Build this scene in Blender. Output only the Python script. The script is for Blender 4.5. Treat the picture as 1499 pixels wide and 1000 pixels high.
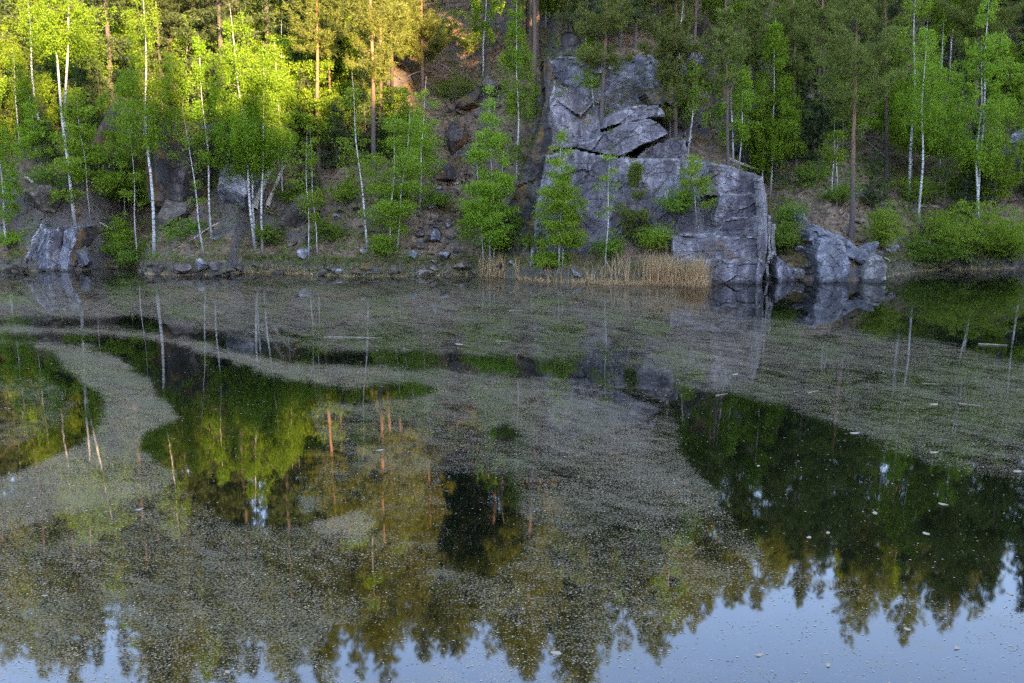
import bpy, bmesh, math, random
import numpy as np
from mathutils import Vector, Matrix

R = math.radians
for o in list(bpy.data.objects):
    bpy.data.objects.remove(o)
sc = bpy.context.scene
COL = sc.collection

# ------------------------------------------------------------------ camera, world, sun, exposure
PITCH = R(10.69)
CAM = np.array([0.0, 0.0, 5.5])
F = 35.0 / 36.0 * 1499.0
cam_d = bpy.data.cameras.new('camera')
cam_d.lens = 35.0
cam_d.sensor_width = 36.0
cam_d.clip_start = 0.1
cam_d.clip_end = 2000.0
cam = bpy.data.objects.new('camera', cam_d)
COL.objects.link(cam)
cam.location = CAM
cam.rotation_euler = (math.pi / 2 - PITCH, 0, 0)
sc.camera = cam

SUN_EL, SUN_AZ = R(11.5), R(25)                     # low sun behind the camera, a little to the right
sdir = Vector((math.sin(SUN_AZ) * math.cos(SUN_EL), -math.cos(SUN_AZ) * math.cos(SUN_EL), math.sin(SUN_EL)))
world = bpy.data.worlds.new('World')
sc.world = world
world.use_nodes = True
wn = world.node_tree
sky = wn.nodes.new('ShaderNodeTexSky')
sky.sky_type = 'NISHITA'
sky.sun_disc = False
sky.sun_elevation = SUN_EL
sky.sun_rotation = math.atan2(sdir.x, sdir.y)
sky.air_density = 1.0
sky.dust_density = 0.3
sky.ozone_density = 3.5
wn.links.new(sky.outputs[0], wn.nodes['Background'].inputs[0])
wn.nodes['Background'].inputs[1].default_value = 0.15
sun_d = bpy.data.lights.new('sun', 'SUN')
sun_d.energy = 2.5
sun_d.angle = R(0.55)
sun_d.color = (1.0, 0.84, 0.55)
sun = bpy.data.objects.new('sun', sun_d)
COL.objects.link(sun)
sun.rotation_euler = sdir.to_track_quat('Z', 'Y').to_euler()
sun.location = (20, -20, 60)

sc.view_settings.view_transform = 'Standard'
sc.view_settings.look = 'None'
sc.view_settings.gamma = 1.0
sc.view_settings.exposure = 3.6
sc.view_settings.use_white_balance = True
sc.view_settings.white_balance_temperature = 8700
sc.view_settings.white_balance_tint = 28
sc.view_settings.use_curve_mapping = False
sc.render.engine = 'CYCLES'
cy = sc.cycles
cy.max_bounces = 7
cy.diffuse_bounces = 4
cy.glossy_bounces = 2
cy.transmission_bounces = 3
cy.transparent_max_bounces = 4
cy.caustics_reflective = False
cy.caustics_refractive = False
cy.sample_clamp_indirect = 6.0
cy.use_denoising = False
cy.denoiser = 'OPENIMAGEDENOISE'
cy.denoising_input_passes = 'RGB_ALBEDO_NORMAL'
cy.denoising_prefilter = 'ACCURATE'
cy.use_adaptive_sampling = False

rng = np.random.default_rng(7)
random.seed(7)

# ------------------------------------------------------------------ noise
def _h(ix, iy, iz, seed):
    h = (ix.astype(np.int64) * 374761393 + iy.astype(np.int64) * 668265263 + iz.astype(np.int64) * 1440662683 + seed * 974711) & 0xFFFFFFFF
    h = ((h ^ (h >> 13)) * 1274126177) & 0xFFFFFFFF
    h = (h ^ (h >> 16)) & 0xFFFFFF
    return h / float(0xFFFFFF)

def vn(x, y, z, seed=0):
    x, y, z = np.broadcast_arrays(np.asarray(x, float), np.asarray(y, float), np.asarray(z, float))
    ix, iy, iz = np.floor(x), np.floor(y), np.floor(z)
    fx, fy, fz = x - ix, y - iy, z - iz
    fx = fx * fx * (3 - 2 * fx); fy = fy * fy * (3 - 2 * fy); fz = fz * fz * (3 - 2 * fz)
    out = 0
    for dx in (0, 1):
        for dy in (0, 1):
            for dz in (0, 1):
                w = (fx if dx else 1 - fx) * (fy if dy else 1 - fy) * (fz if dz else 1 - fz)
                out = out + w * _h(ix + dx, iy + dy, iz + dz, seed)
    return out * 2 - 1

def fbm(x, y, z, oct=4, seed=0, gain=0.5):
    a, s, out = 1.0, 1.0, 0
    for k in range(oct):
        out = out + a * vn(x * s + k * 17.3, y * s - k * 9.1, z * s + k * 4.7, seed + k)
        a *= gain; s *= 2.03
    return out

def voro(x, z, seed=0):
    """nearest and second nearest distance and the hashed id of the nearest cell of a jittered grid"""
    ix, iz = np.floor(x), np.floor(z)
    d1 = np.full(x.shape, 9.0); d2 = np.full(x.shape, 9.0)
    cid = np.zeros(x.shape); cx = np.zeros(x.shape); cz = np.zeros(x.shape)
    for dx in (-1, 0, 1):
        for dz in (-1, 0, 1):
            jx = ix + dx + _h(ix + dx, iz + dz, ix * 0, seed)
            jz = iz + dz + _h(ix + dx, iz + dz, ix * 0 + 5, seed)
            d = np.hypot(x - jx, z - jz)
            near = d < d1
            d2 = np.where(near, d1, np.minimum(d2, d))
            cid = np.where(near, _h(ix + dx, iz + dz, ix * 0 + 9, seed), cid)
            cx = np.where(near, jx, cx); cz = np.where(near, jz, cz)
            d1 = np.where(near, d, d1)
    return d1, d2, cid, x - cx, z - cz

def sstep(a, b, x):
    t = np.clip((x - a) / (b - a), 0, 1)
    return t * t * (3 - 2 * t)

# ------------------------------------------------------------------ pixels to places
def ray(px, py):
    u = (np.asarray(px, float) - 749.5) / F
    v = (500.0 - np.asarray(py, float)) / F
    c, s = math.cos(PITCH), math.sin(PITCH)
    return np.stack([u, c + v * s, -s + v * c], -1)

def at_water(px, py):
    d = ray(px, py)
    t = -CAM[2] / d[..., 2]
    return CAM + d * t[..., None] if d.ndim > 1 else CAM + d * t

def at_depth(px, py, Y):
    d = ray(px, py)
    return CAM + d * (Y / d[1])

def at_plane(px, py, p0, n):
    d = ray(px, py)
    return CAM + d * (np.dot(np.asarray(p0) - CAM, n) / np.dot(d, n))

def project(P):
    P = np.asarray(P, float) - CAM
    c, s = math.cos(PITCH), math.sin(PITCH)
    w = P[..., 1] * c - P[..., 2] * s
    v = P[..., 1] * s + P[..., 2] * c
    return 749.5 + F * P[..., 0] / w, 500.0 - F * v / w

# ------------------------------------------------------------------ terrain function
_sh = [(-900, 396), (0, 395), (30, 398), (130, 394), (150, 389), (200, 391), (215, 402), (330, 402), (345, 398), (470, 402), (560, 405), (690, 403),
       (740, 406), (800, 411), (900, 415), (1030, 418)]
_shp = np.array([at_water(a, b)[:2] for a, b in _sh])
_shr = np.array([(9.6, 45.9), (11.6, 45.9)] + [tuple(at_water(a, b)[:2]) for a, b in
                [(1150, 409), (1200, 411), (1250, 411), (1310, 402), (1345, 396), (1420, 394), (1499, 392), (2400, 388)]])
_SX = np.concatenate([_shp[:, 0], _shr[:, 0]]); _SY = np.concatenate([_shp[:, 1], _shr[:, 1]])
_o = np.argsort(_SX); _SX = _SX[_o]; _SY = _SY[_o]

def shore(X):
    return np.interp(X, _SX, _SY) + 0.25 * vn(X * 0.9, 0, 0, 3) + 0.12 * vn(X * 3.1, 0, 0, 4)

def T(X, Y, detail=True):
    X = np.asarray(X, float); Y = np.asarray(Y, float)
    t = Y - shore(X)
    tp = np.maximum(t, 0)
    # far bank: short bank, then a steep slope that eases near the top
    f = 0.30 * sstep(0, 0.5, tp) + 0.60 * np.minimum(tp, 34) + 0.28 * np.clip(tp - 34, 0, 90)
    f = f + 1.9 * np.exp(-((X + 23.5) / 3.2) ** 2) * sstep(0.4, 4.5, tp)            # mound at the left
    f = f - 0.8 * np.exp(-((X + 18.6) / 1.6) ** 2) * sstep(0.8, 4, tp)              # gully
    f = f + 1.3 * np.exp(-((X + 13.0) / 2.2) ** 2) * sstep(1.5, 5, tp)              # rocky rib
    f = f - 0.9 * np.exp(-((X + 3.2) / 1.8) ** 2) * sstep(1.0, 6, tp)               # scree gully left of the cliff
    amp = sstep(0.5, 6, tp)
    f = f + amp * (0.9 * fbm(X * 0.16, Y * 0.16, 0, 3, 21) + 0.25 * fbm(X * 0.7, Y * 0.7, 0, 3, 25))
    if detail:
        f = f + sstep(0.1, 1.5, tp) * (0.09 * fbm(X * 2.3, Y * 2.3, 0, 3, 31))
    # plateau of the lower and upper cliff
    lo = np.where(Y > 46.2, 4.75 + 0.38 * (Y - 46.2), 4.75 - 5.0 * (46.2 - Y))
    lo = lo - np.maximum(2.2 - X, 0) * 2.4 - np.maximum(X - 9.0, 0) * 0.28 - np.maximum(X - 10.6, 0) * 0.75 - 2.5 * np.clip(X - 11.1, 0, 0.8)
    up = np.where(Y > 52.0, 9.3 + 0.42 * (Y - 52.0), 9.3 - 1.1 * (52.0 - Y))
    up = up - np.maximum(2.6 - X, 0) * 2.6 - np.maximum(X - 8.0, 0) * 1.2
    bump = 0.2 * fbm(X * 0.8, Y * 0.8, 0, 3, 41)
    f = np.where(t > -1.5, np.maximum(f, np.maximum(lo, up) + bump), f)
    bed = np.maximum(-3.0, 0.55 * t)
    far = np.where((t <= 0) & (f < 0.02), bed, f)
    # near bank; unseen ridge behind the camera, shaped to keep sun off the lake
    n = 7.4 - Y + 0.3 * vn(X * 0.5, 0, 0, 51)
    npos = np.maximum(n, 0)
    ridge = np.interp(X - 40, [-40, -18, -15, -11.5, -8, -4, 1, 3.5, 6, 9, 12, 18, 24, 45], [22.0, 21.6, 20.6, 20.4, 21.2, 21.4, 21.2, 24.2, 31.0, 32.0, 31.0, 31.5, 38.0, 45.0])
    nb = np.minimum(0.48 * npos, 3.4 + 0.03 * npos)
    nb = nb + (ridge - 3.4) * sstep(14, 40, npos)
    nb = nb + 0.12 * fbm(X * 0.8, Y * 0.8, 0, 3, 55) * sstep(0.3, 3, npos)
    near = np.where(n > 0, nb, np.maximum(-3.0, 0.5 * n))
    return np.where(Y < 24, near, far)

def hit(px, py):
    d = ray(px, py)
    Y = np.arange(38.0, 170.0, 0.04)
    P = CAM + d[None] * (Y / d[1])[:, None]
    under = P[:, 2] <= T(P[:, 0], P[:, 1])
    k = int(np.argmax(under)) if under.any() else len(Y) - 1
    return P[k]

def ground(X, Y):
    return float(T(np.array([X]), np.array([Y]))[0])

# ------------------------------------------------------------------ mesh helpers
def mesh_from(name, V, faces=None, quads=None, tris=None, mats=(), mat_idx=None, smooth=False):
    me = bpy.data.meshes.new(name)
    V = np.asarray(V, np.float32)
    loops, starts, totals = [], [], []
    if quads is not None and len(quads):
        loops.append(np.asarray(quads, np.int32).ravel()); totals.append(np.full(len(quads), 4, np.int32))
    if tris is not None and len(tris):
        loops.append(np.asarray(tris, np.int32).ravel()); totals.append(np.full(len(tris), 3, np.int32))
    L = np.concatenate(loops); TT = np.concatenate(totals)
    S = np.concatenate([[0], np.cumsum(TT)[:-1]]).astype(np.int32)
    me.vertices.add(len(V)); me.vertices.foreach_set('co', V.ravel())
    me.loops.add(len(L)); me.loops.foreach_set('vertex_index', L)
    me.polygons.add(len(TT)); me.polygons.foreach_set('loop_start', S); me.polygons.foreach_set('loop_total', TT)
    for m in mats:
        me.materials.append(m)
    if mat_idx is not None:
        me.polygons.foreach_set('material_index', np.asarray(mat_idx, np.int32))
    me.polygons.foreach_set('use_smooth', np.full(len(TT), bool(smooth)))
    me.update(calc_edges=True)
    me.validate()
    return me

def link(name, me, parent=None, loc=None):
    o = bpy.data.objects.new(name, me)
    COL.objects.link(o)
    if parent is not None:
        o.parent = parent
    if loc is not None:
        o.location = loc
    return o

def tag(o, label=None, cat=None, group=None, kind=None):
    if label: o['label'] = label
    if cat: o['category'] = cat
    if group: o['group'] = group
    if kind: o['kind'] = kind
    return o

def thing(name, loc, label, cat, group=None, rz=0.0):
    o = link(name, None, None, loc)
    o.rotation_euler = (0, 0, rz)
    o.empty_display_size = 0.3
    return tag(o, label, cat, group)

class Geo:
    def __init__(self):
        self.V, self.Q, self.Tr, self.n = [], [], [], 0
    def add(self, V, quads=None, tris=None):
        V = np.asarray(V, float).reshape(-1, 3)
        if quads is not None and len(quads): self.Q.append(np.asarray(quads, np.int64) + self.n)
        if tris is not None and len(tris): self.Tr.append(np.asarray(tris, np.int64) + self.n)
        self.V.append(V); self.n += len(V)
    def tube(self, P, Rr, sides=6):
        P = np.asarray(P, float); Rr = np.asarray(Rr, float)
        n = len(P)
        Tn = np.gradient(P, axis=0); Tn /= np.linalg.norm(Tn, axis=1)[:, None] + 1e-9
        ref = np.where(np.abs(Tn[:, 2:3]) > 0.9, np.array([[1.0, 0, 0]]), np.array([[0, 0, 1.0]]))
        A = np.cross(Tn, ref); A /= np.linalg.norm(A, axis=1)[:, None] + 1e-9
        B = np.cross(Tn, A)
        a = np.arange(sides) * 2 * math.pi / sides
        V = P[:, None] + Rr[:, None, None] * (A[:, None] * np.cos(a)[None, :, None] + B[:, None] * np.sin(a)[None, :, None])
        i = np.arange(n - 1)[:, None] * sides; j = np.arange(sides)[None]; k = (j + 1) % sides
        q = np.stack([i + j, i + k, i + sides + k, i + sides + j], -1).reshape(-1, 4)
        self.add(V.reshape(-1, 3), q)
    def mesh(self, name, mats=(), smooth=False):
        return mesh_from(name, np.concatenate(self.V), quads=np.concatenate(self.Q) if self.Q else None,
                         tris=np.concatenate(self.Tr) if self.Tr else None, mats=mats, smooth=smooth)

# ------------------------------------------------------------------ materials
class NT:
    def __init__(self, name):
        self.m = bpy.data.materials.new(name); self.m.use_nodes = True
        self.t = self.m.node_tree; self.t.nodes.clear()
        self.out = self.t.nodes.new('ShaderNodeOutputMaterial')
    def n(self, kind, ins=None, **kw):
        nd = self.t.nodes.new(kind)
        for k, v in kw.items(): setattr(nd, k, v)
        if ins:
            for k, v in ins.items(): self.set(nd.inputs[k], v)
        return nd
    def set(self, sock, v):
        if hasattr(v, 'is_output') or isinstance(v, bpy.types.NodeSocket): self.t.links.new(v, sock)
        else: sock.default_value = v
    def noise(self, vec, scale, detail=4, rough=0.55, dist=0.0):
        return self.n('ShaderNodeTexNoise', {'Vector': vec, 'Scale': scale, 'Detail': detail, 'Roughness': rough, 'Distortion': dist}).outputs['Fac']
    def mapr(self, v, a, b, c=0.0, d=1.0, smooth=True):
        return self.n('ShaderNodeMapRange', {0: v, 1: a, 2: b, 3: c, 4: d}, interpolation_type='SMOOTHSTEP' if smooth else 'LINEAR').outputs[0]
    def mix(self, f, a, b):
        nd = self.n('ShaderNodeMix', data_type='RGBA')
        self.set(nd.inputs[0], f); self.set(nd.inputs[6], a); self.set(nd.inputs[7], b)
        return nd.outputs[2]
    def math(self, op, a, b=0.0, clamp=False):
        nd = self.n('ShaderNodeMath', operation=op, use_clamp=clamp)
        self.set(nd.inputs[0], a); self.set(nd.inputs[1], b)
        return nd.outputs[0]
    def bump(self, h, strength, dist=0.1):
        return self.n('ShaderNodeBump', {'Height': h, 'Strength': strength, 'Distance': dist}).outputs[0]
    def pos(self): return self.n('ShaderNodeNewGeometry').outputs['Position']
    def scaled(self, v, s):
        return self.n('ShaderNodeMapping', {'Vector': v, 'Scale': s}).outputs[0]
    def bsdf(self, col, rough=0.8, normal=None, spec=0.3):
        p = self.n('ShaderNodeBsdfPrincipled', {'Base Color': col, 'Roughness': rough, 'Specular IOR Level': spec})
        if normal is not None: self.set(p.inputs['Normal'], normal)
        return p.outputs[0]
    def done(self, sh):
        self.t.links.new(sh, self.out.inputs[0]); return self.m

def c4(r, g, b): return (r, g, b, 1.0)

def leaf_mat(name, lo, hi, trans=0.45, accent=None):
    k = NT(name)
    g = k.n('ShaderNodeNewGeometry')
    col = k.mix(g.outputs['Random Per Island'], c4(*lo), c4(*hi))
    oi = k.n('ShaderNodeObjectInfo').outputs['Random']
    hs = k.n('ShaderNodeHueSaturation', {'Hue': k.mapr(oi, 0, 1, 0.488, 0.512, False), 'Saturation': 1.0, 'Value': k.mapr(oi, 0, 1, 0.85, 1.15, False), 'Color': col})
    col = hs.outputs[0]
    d = k.n('ShaderNodeBsdfPrincipled', {'Base Color': col, 'Roughness': 0.6, 'Specular IOR Level': 0.2}).outputs[0]
    t = k.n('ShaderNodeBsdfTranslucent', {'Color': k.n('ShaderNodeHueSaturation', {'Saturation': 1.05, 'Value': 1.5, 'Color': col}).outputs[0]}).outputs[0]
    return k.done(k.n('ShaderNodeMixShader', {0: trans, 1: d, 2: t}).outputs[0])

M = {}
M['birch_leaf'] = leaf_mat('birch_leaf', (0.105, 0.205, 0.014), (0.22, 0.34, 0.035), 0.5)
M['birch_leaf_deep'] = leaf_mat('birch_leaf_deep', (0.125, 0.22, 0.018), (0.26, 0.37, 0.045), 0.5)
M['shrub_leaf'] = leaf_mat('shrub_leaf', (0.085, 0.165, 0.02), (0.19, 0.29, 0.04))
M['pine_needle'] = leaf_mat('pine_needle', (0.08, 0.115, 0.022), (0.20, 0.215, 0.045), 0.3)
M['spruce_needle'] = leaf_mat('spruce_needle', (0.03, 0.055, 0.018), (0.075, 0.10, 0.03), 0.15)
M['grass_blade'] = leaf_mat('grass_blade', (0.07, 0.12, 0.02), (0.2, 0.2, 0.07), 0.3)
M['dry_reed'] = leaf_mat('dry_reed', (0.44, 0.28, 0.12), (0.78, 0.57, 0.31), 0.3)
M['dry_leaf'] = leaf_mat('dry_leaf', (0.07, 0.04, 0.018), (0.22, 0.13, 0.06), 0.1)

def birch_bark():
    k = NT('birch_bark'); tc = k.n('ShaderNodeTexCoord').outputs['Object']
    n1 = k.noise(k.scaled(tc, (2, 2, 7)), 2.0, 5, 0.65)
    n2 = k.noise(tc, 1.1, 3)
    z = k.n('ShaderNodeSeparateXYZ', {0: tc}).outputs[2]
    dark = k.mapr(n1, 0.52, 0.60)
    base = k.mix(k.mapr(n2, 0.35, 0.65), c4(0.40, 0.37, 0.34), c4(0.68, 0.65, 0.60))
    low = k.mapr(z, 0.0, 1.3, 0.75, 0.0)
    col = k.mix(k.math('MAXIMUM', k.math('MULTIPLY', dark, 0.85), low), base, c4(0.06, 0.052, 0.045))
    return k.done(k.bsdf(col, 0.75))
M['birch_bark'] = birch_bark()

def pine_bark():
    k = NT('pine_bark'); tc = k.n('ShaderNodeTexCoord').outputs['Object']
    z = k.n('ShaderNodeSeparateXYZ', {0: tc}).outputs[2]
    n1 = k.noise(k.scaled(tc, (6, 6, 2)), 2.5, 5, 0.7)
    up = k.mapr(k.math('ADD', z, k.math('MULTIPLY', n1, 2.0)), 2.0, 7.5)
    lowc = k.mix(n1, c4(0.05, 0.038, 0.032), c4(0.17, 0.13, 0.11))
    upc = k.mix(n1, c4(0.17, 0.085, 0.048), c4(0.37, 0.19, 0.105))
    return k.done(k.bsdf(k.mix(up, lowc, upc), 0.85, k.bump(n1, 0.6, 0.03)))
M['pine_bark'] = pine_bark()

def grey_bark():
    k = NT('dull_pine_bark'); tc = k.n('ShaderNodeTexCoord').outputs['Object']
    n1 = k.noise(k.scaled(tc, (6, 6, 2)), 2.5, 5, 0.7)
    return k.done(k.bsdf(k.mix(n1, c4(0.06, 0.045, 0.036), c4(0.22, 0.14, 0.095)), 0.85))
M['dull_pine_bark'] = grey_bark()  # darker, less orange bark for the background pines

def wood(name, a, b):
    k = NT(name); tc = k.n('ShaderNodeTexCoord').outputs['Object']
    n1 = k.noise(k.scaled(tc, (9, 1.2, 9)), 2.5, 5, 0.6)
    return k.done(k.bsdf(k.mix(k.mapr(n1, 0.35, 0.65), c4(*a), c4(*b)), 0.8, k.bump(n1, 0.4, 0.02)))
M['dead_wood'] = wood('dead_wood', (0.26, 0.21, 0.16), (0.62, 0.53, 0.43))
M['wet_wood'] = wood('wet_wood', (0.17, 0.125, 0.085), (0.40, 0.30, 0.205))
M['dark_twig'] = wood('dark_twig', (0.05, 0.04, 0.035), (0.13, 0.10, 0.085))

def rock_mat(name, dark, light, lichen=0.25, moss=0.5, streak=(1.0, 1.0, 0.35), lich_at=0.60):
    k = NT(name); p = k.pos()
    g = k.n('ShaderNodeNewGeometry')
    nz = k.n('ShaderNodeSeparateXYZ', {0: g.outputs['Normal']}).outputs[2]
    big = k.noise(k.scaled(p, streak), 0.75, 6, 0.62, 0.6)
    mid = k.noise(k.scaled(p, streak), 3.2, 6, 0.68)
    fine = k.noise(p, 9.0, 5, 0.62)
    col = k.mix(k.mapr(big, 0.40, 0.60), c4(*dark), c4(*light))
    col = k.mix(k.mapr(mid, 0.46, 0.66), k.mix(0.5, col, c4(dark[0] * .55, dark[1] * .55, dark[2] * .6)), col)
    pale = k.mapr(k.math('ADD', k.math('MULTIPLY', fine, 0.45), k.math('MULTIPLY', mid, 0.75)), 0.62, 0.78)
    col = k.mix(k.math('MULTIPLY', pale, 0.55), col, c4(light[0] * 1.35, light[1] * 1.32, light[2] * 1.3))
    speck = k.mapr(fine, 0.53, 0.66)
    col = k.mix(k.math('MULTIPLY', speck, 0.35), col, c4(dark[0] * .4, dark[1] * .4, dark[2] * .42))
    lic = k.mapr(k.noise(k.scaled(p, (1, 1, 0.8)), 0.55, 5, 0.7, 0.4), lich_at, lich_at + 0.12)
    col = k.mix(k.math('MULTIPLY', lic, lichen), col, k.mix(fine, c4(0.12, 0.055, 0.02), c4(0.28, 0.14, 0.035)))
    ms = k.math('MULTIPLY', k.mapr(nz, 0.35, 0.8), k.mapr(k.noise(p, 1.3, 4), 0.42, 0.6))
    col = k.mix(k.math('MULTIPLY', ms, moss), col, k.mix(fine, c4(0.06, 0.055, 0.015), c4(0.15, 0.13, 0.03)))
    worn_lit_edge = k.math('MULTIPLY', k.mapr(g.outputs['Pointiness'], 0.515, 0.58), k.mapr(mid, 0.35, 0.6))  # edge wear, plus skylit ledge lines put into the colour
    col = k.mix(k.math('MULTIPLY', worn_lit_edge, 0.6), col, c4(light[0] * 1.5, light[1] * 1.46, light[2] * 1.4))
    stain = k.math('MULTIPLY', k.mapr(k.noise(k.scaled(p, (1.3, 1.3, 0.22)), 0.9, 5, 0.65, 0.3), 0.54, 0.66), 0.6)
    col = k.mix(stain, col, c4(dark[0] * .5, dark[1] * .47, dark[2] * .45))
    warp = k.n('ShaderNodeMix', {0: 0.12}, data_type='VECTOR')
    k.set(warp.inputs[4], p); k.set(warp.inputs[5], k.n('ShaderNodeTexNoise', {'Vector': p, 'Scale': 1.8, 'Detail': 4}).outputs['Color'])
    cr1 = k.n('ShaderNodeTexVoronoi', {'Vector': k.scaled(warp.outputs[1], (0.8, 0.8, 1.7)), 'Scale': 0.9}, feature='DISTANCE_TO_EDGE').outputs['Distance']
    cr2 = k.n('ShaderNodeTexVoronoi', {'Vector': k.scaled(warp.outputs[1], (1.0, 1.0, 2.2)), 'Scale': 2.6}, feature='DISTANCE_TO_EDGE').outputs['Distance']
    ck = k.math('MAXIMUM', k.mapr(cr1, 0.035, 0.008), k.math('MULTIPLY', k.mapr(cr2, 0.05, 0.012), k.mapr(big, 0.42, 0.6)))
    ck = k.math('MULTIPLY', ck, k.mapr(k.noise(p, 2.0, 3), 0.40, 0.55))
    col = k.mix(k.math('MULTIPLY', ck, 0.38), col, c4(dark[0] * .3, dark[1] * .28, dark[2] * .26))
    pz = k.n('ShaderNodeSeparateXYZ', {0: p}).outputs[2]
    wet = k.mapr(k.math('ADD', pz, k.math('MULTIPLY', k.math('SUBTRACT', mid, 0.5), 0.25)), 0.22, 0.06)
    col = k.mix(k.math('MULTIPLY', wet, 0.75), col, c4(0.045, 0.04, 0.035))
    hgt = k.math('SUBTRACT', k.math('ADD', k.math('MULTIPLY', mid, 0.6), k.math('MULTIPLY', fine, 0.35)), k.math('MULTIPLY', ck, 0.4))
    return k.done(k.bsdf(col, 0.82, k.bump(hgt, 0.8, 0.14), 0.25))
M['cliff_rock'] = rock_mat('cliff_rock', (0.115, 0.102, 0.109), (0.345, 0.308, 0.314), 0.5, 0.6, (1.0, 1.0, 0.35), 0.57)
M['dark_rock'] = rock_mat('dark_rock', (0.046, 0.038, 0.035), (0.15, 0.122, 0.112), 0.8, 0.8, (1.0, 1.0, 0.35), 0.50)  # darker, browner rock with more ochre lichen
M['boulder_rock'] = rock_mat('boulder_rock', (0.13, 0.127, 0.14), (0.37, 0.355, 0.37), 0.2, 0.6, (1, 1, 0.8))
M['brown_rock'] = rock_mat('brown_rock', (0.08, 0.06, 0.047), (0.25, 0.20, 0.165), 0.6, 0.8, (1, 1, 1))
M['pale_rock'] = rock_mat('pale_rock', (0.20, 0.18, 0.165), (0.42, 0.38, 0.34), 0.25, 0.4, (1, 1, 1))

def ground_mat():
    k = NT('forest_floor'); p = k.pos()
    g = k.n('ShaderNodeNewGeometry')
    nz = k.n('ShaderNodeSeparateXYZ', {0: g.outputs['Normal']}).outputs[2]
    a = k.noise(p, 0.35, 6, 0.6); b = k.noise(p, 2.2, 6, 0.7); f = k.noise(p, 14.0, 5, 0.75)
    col = k.mix(k.mapr(b, 0.35, 0.65), c4(0.115, 0.074, 0.048), c4(0.31, 0.20, 0.13))
    col = k.mix(k.math('MULTIPLY', k.mapr(a, 0.5, 0.64), 0.7), col, k.mix(b, c4(0.06, 0.06, 0.012), c4(0.20, 0.125, 0.025)))
    col = k.mix(k.math('MULTIPLY', k.mapr(k.noise(p, 0.9, 5, 0.6), 0.56, 0.66), 0.7), col, c4(0.19, 0.155, 0.13))
    col = k.mix(k.mapr(nz, 0.74, 0.60), col, k.mix(b, c4(0.06, 0.05, 0.046), c4(0.22, 0.185, 0.165)))
    col = k.mix(k.math('MULTIPLY', k.mapr(f, 0.55, 0.68), 0.7), col, c4(0.28, 0.20, 0.145))
    col = k.mix(k.math('MULTIPLY', k.mapr(f, 0.47, 0.36), 0.75), col, c4(0.022, 0.017, 0.012))
    return k.done(k.bsdf(col, 0.95, k.bump(k.math('ADD', b, k.math('MULTIPLY', f, 0.6)), 0.9, 0.12), 0.1))
M['ground'] = ground_mat()

def water_mat():
    k = NT('lake_water'); p = k.pos()
    film = k.n('ShaderNodeAttribute', attribute_name='film').outputs['Fac']
    big = k.noise(p, 0.55, 5, 0.6, 0.8)
    mid = k.noise(k.scaled(p, (1.0, 1.6, 1.0)), 3.5, 5, 0.65, 0.5)
    flow = k.noise(k.scaled(k.n('ShaderNodeMapping', {'Vector': p, 'Rotation': (0, 0, 0.85)}).outputs[0], (0.28, 1.3, 1.0)), 1.2, 4, 0.6, 1.6)
    var = k.math('ADD', k.math('MULTIPLY', k.math('SUBTRACT', big, 0.5), 0.9), k.math('MULTIPLY', k.math('SUBTRACT', mid, 0.5), 0.75))
    var = k.math('ADD', var, k.math('MULTIPLY', k.math('SUBTRACT', flow, 0.5), 0.55))
    d = k.math('ADD', film, k.math('MULTIPLY', var, k.mapr(film, 0.0, 0.3, 0.25, 1.0)))
    d = k.math('MAXIMUM', d, 0.0)
    fl = k.noise(p, 30.0, 4, 0.8)
    thr = k.math('ADD', k.math('SUBTRACT', 0.665, k.math('MULTIPLY', d, 0.42)), k.math('MULTIPLY', k.math('MULTIPLY', d, d), 0.17))
    cov = k.mapr(k.math('SUBTRACT', fl, thr), -0.015, 0.05)
    cov = k.math('MULTIPLY', cov, 0.60)
    v = k.noise(p, 60.0, 2, 0.6)
    tone = k.mix(k.mapr(v, 0.38, 0.64), c4(0.12, 0.075, 0.042), c4(0.58, 0.40, 0.255))
    tone = k.mix(k.mapr(big, 0.4, 0.62), tone, k.mix(v, c4(0.12, 0.095, 0.055), c4(0.40, 0.305, 0.195)))
    scum = k.bsdf(tone, 0.9, None, 0.04)
    rip = k.noise(k.scaled(p, (1.0, 0.6, 1.0)), 1.6, 2, 0.5)
    nrm = k.bump(rip, 0.02, 0.05)
    body = k.n('ShaderNodeBsdfDiffuse', {'Color': c4(0.0012, 0.0030, 0.0015)}).outputs[0]
    gl = k.n('ShaderNodeBsdfGlossy', {'Color': c4(1, 1, 1), 'Roughness': 0.025, 'Normal': nrm}).outputs[0]
    fr = k.n('ShaderNodeFresnel', {'IOR': 1.64, 'Normal': nrm}).outputs[0]
    wat = k.n('ShaderNodeMixShader', {0: fr, 1: body, 2: gl}).outputs[0]
    return k.done(k.n('ShaderNodeMixShader', {0: cov, 1: wat, 2: scum}).outputs[0])
M['water'] = water_mat()

def plain(name, a, b, scale=20.0):
    k = NT(name); p = k.pos()
    g = k.n('ShaderNodeNewGeometry').outputs['Random Per Island']
    col = k.mix(g, c4(*a), c4(*b))
    return k.done(k.bsdf(col, 0.7))
M['floating_flake'] = plain('floating_flake', (0.20, 0.145, 0.075), (0.62, 0.46, 0.29))
M['floating_leaf'] = plain('floating_leaf', (0.26, 0.19, 0.12), (0.44, 0.34, 0.24))

# ------------------------------------------------------------------ ground sheet
def axis(a0, a1, step, outer):
    mid = np.arange(a0, a1 + 1e-6, step)
    lo, hi, s = [], [], step
    x = a0
    while x > outer[0]:
        s *= 1.18; x -= s; lo.append(x)
    s = step; x = a1
    while x < outer[1]:
        s *= 1.18; x += s; hi.append(x)
    return np.concatenate([lo[::-1], mid, hi])

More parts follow.
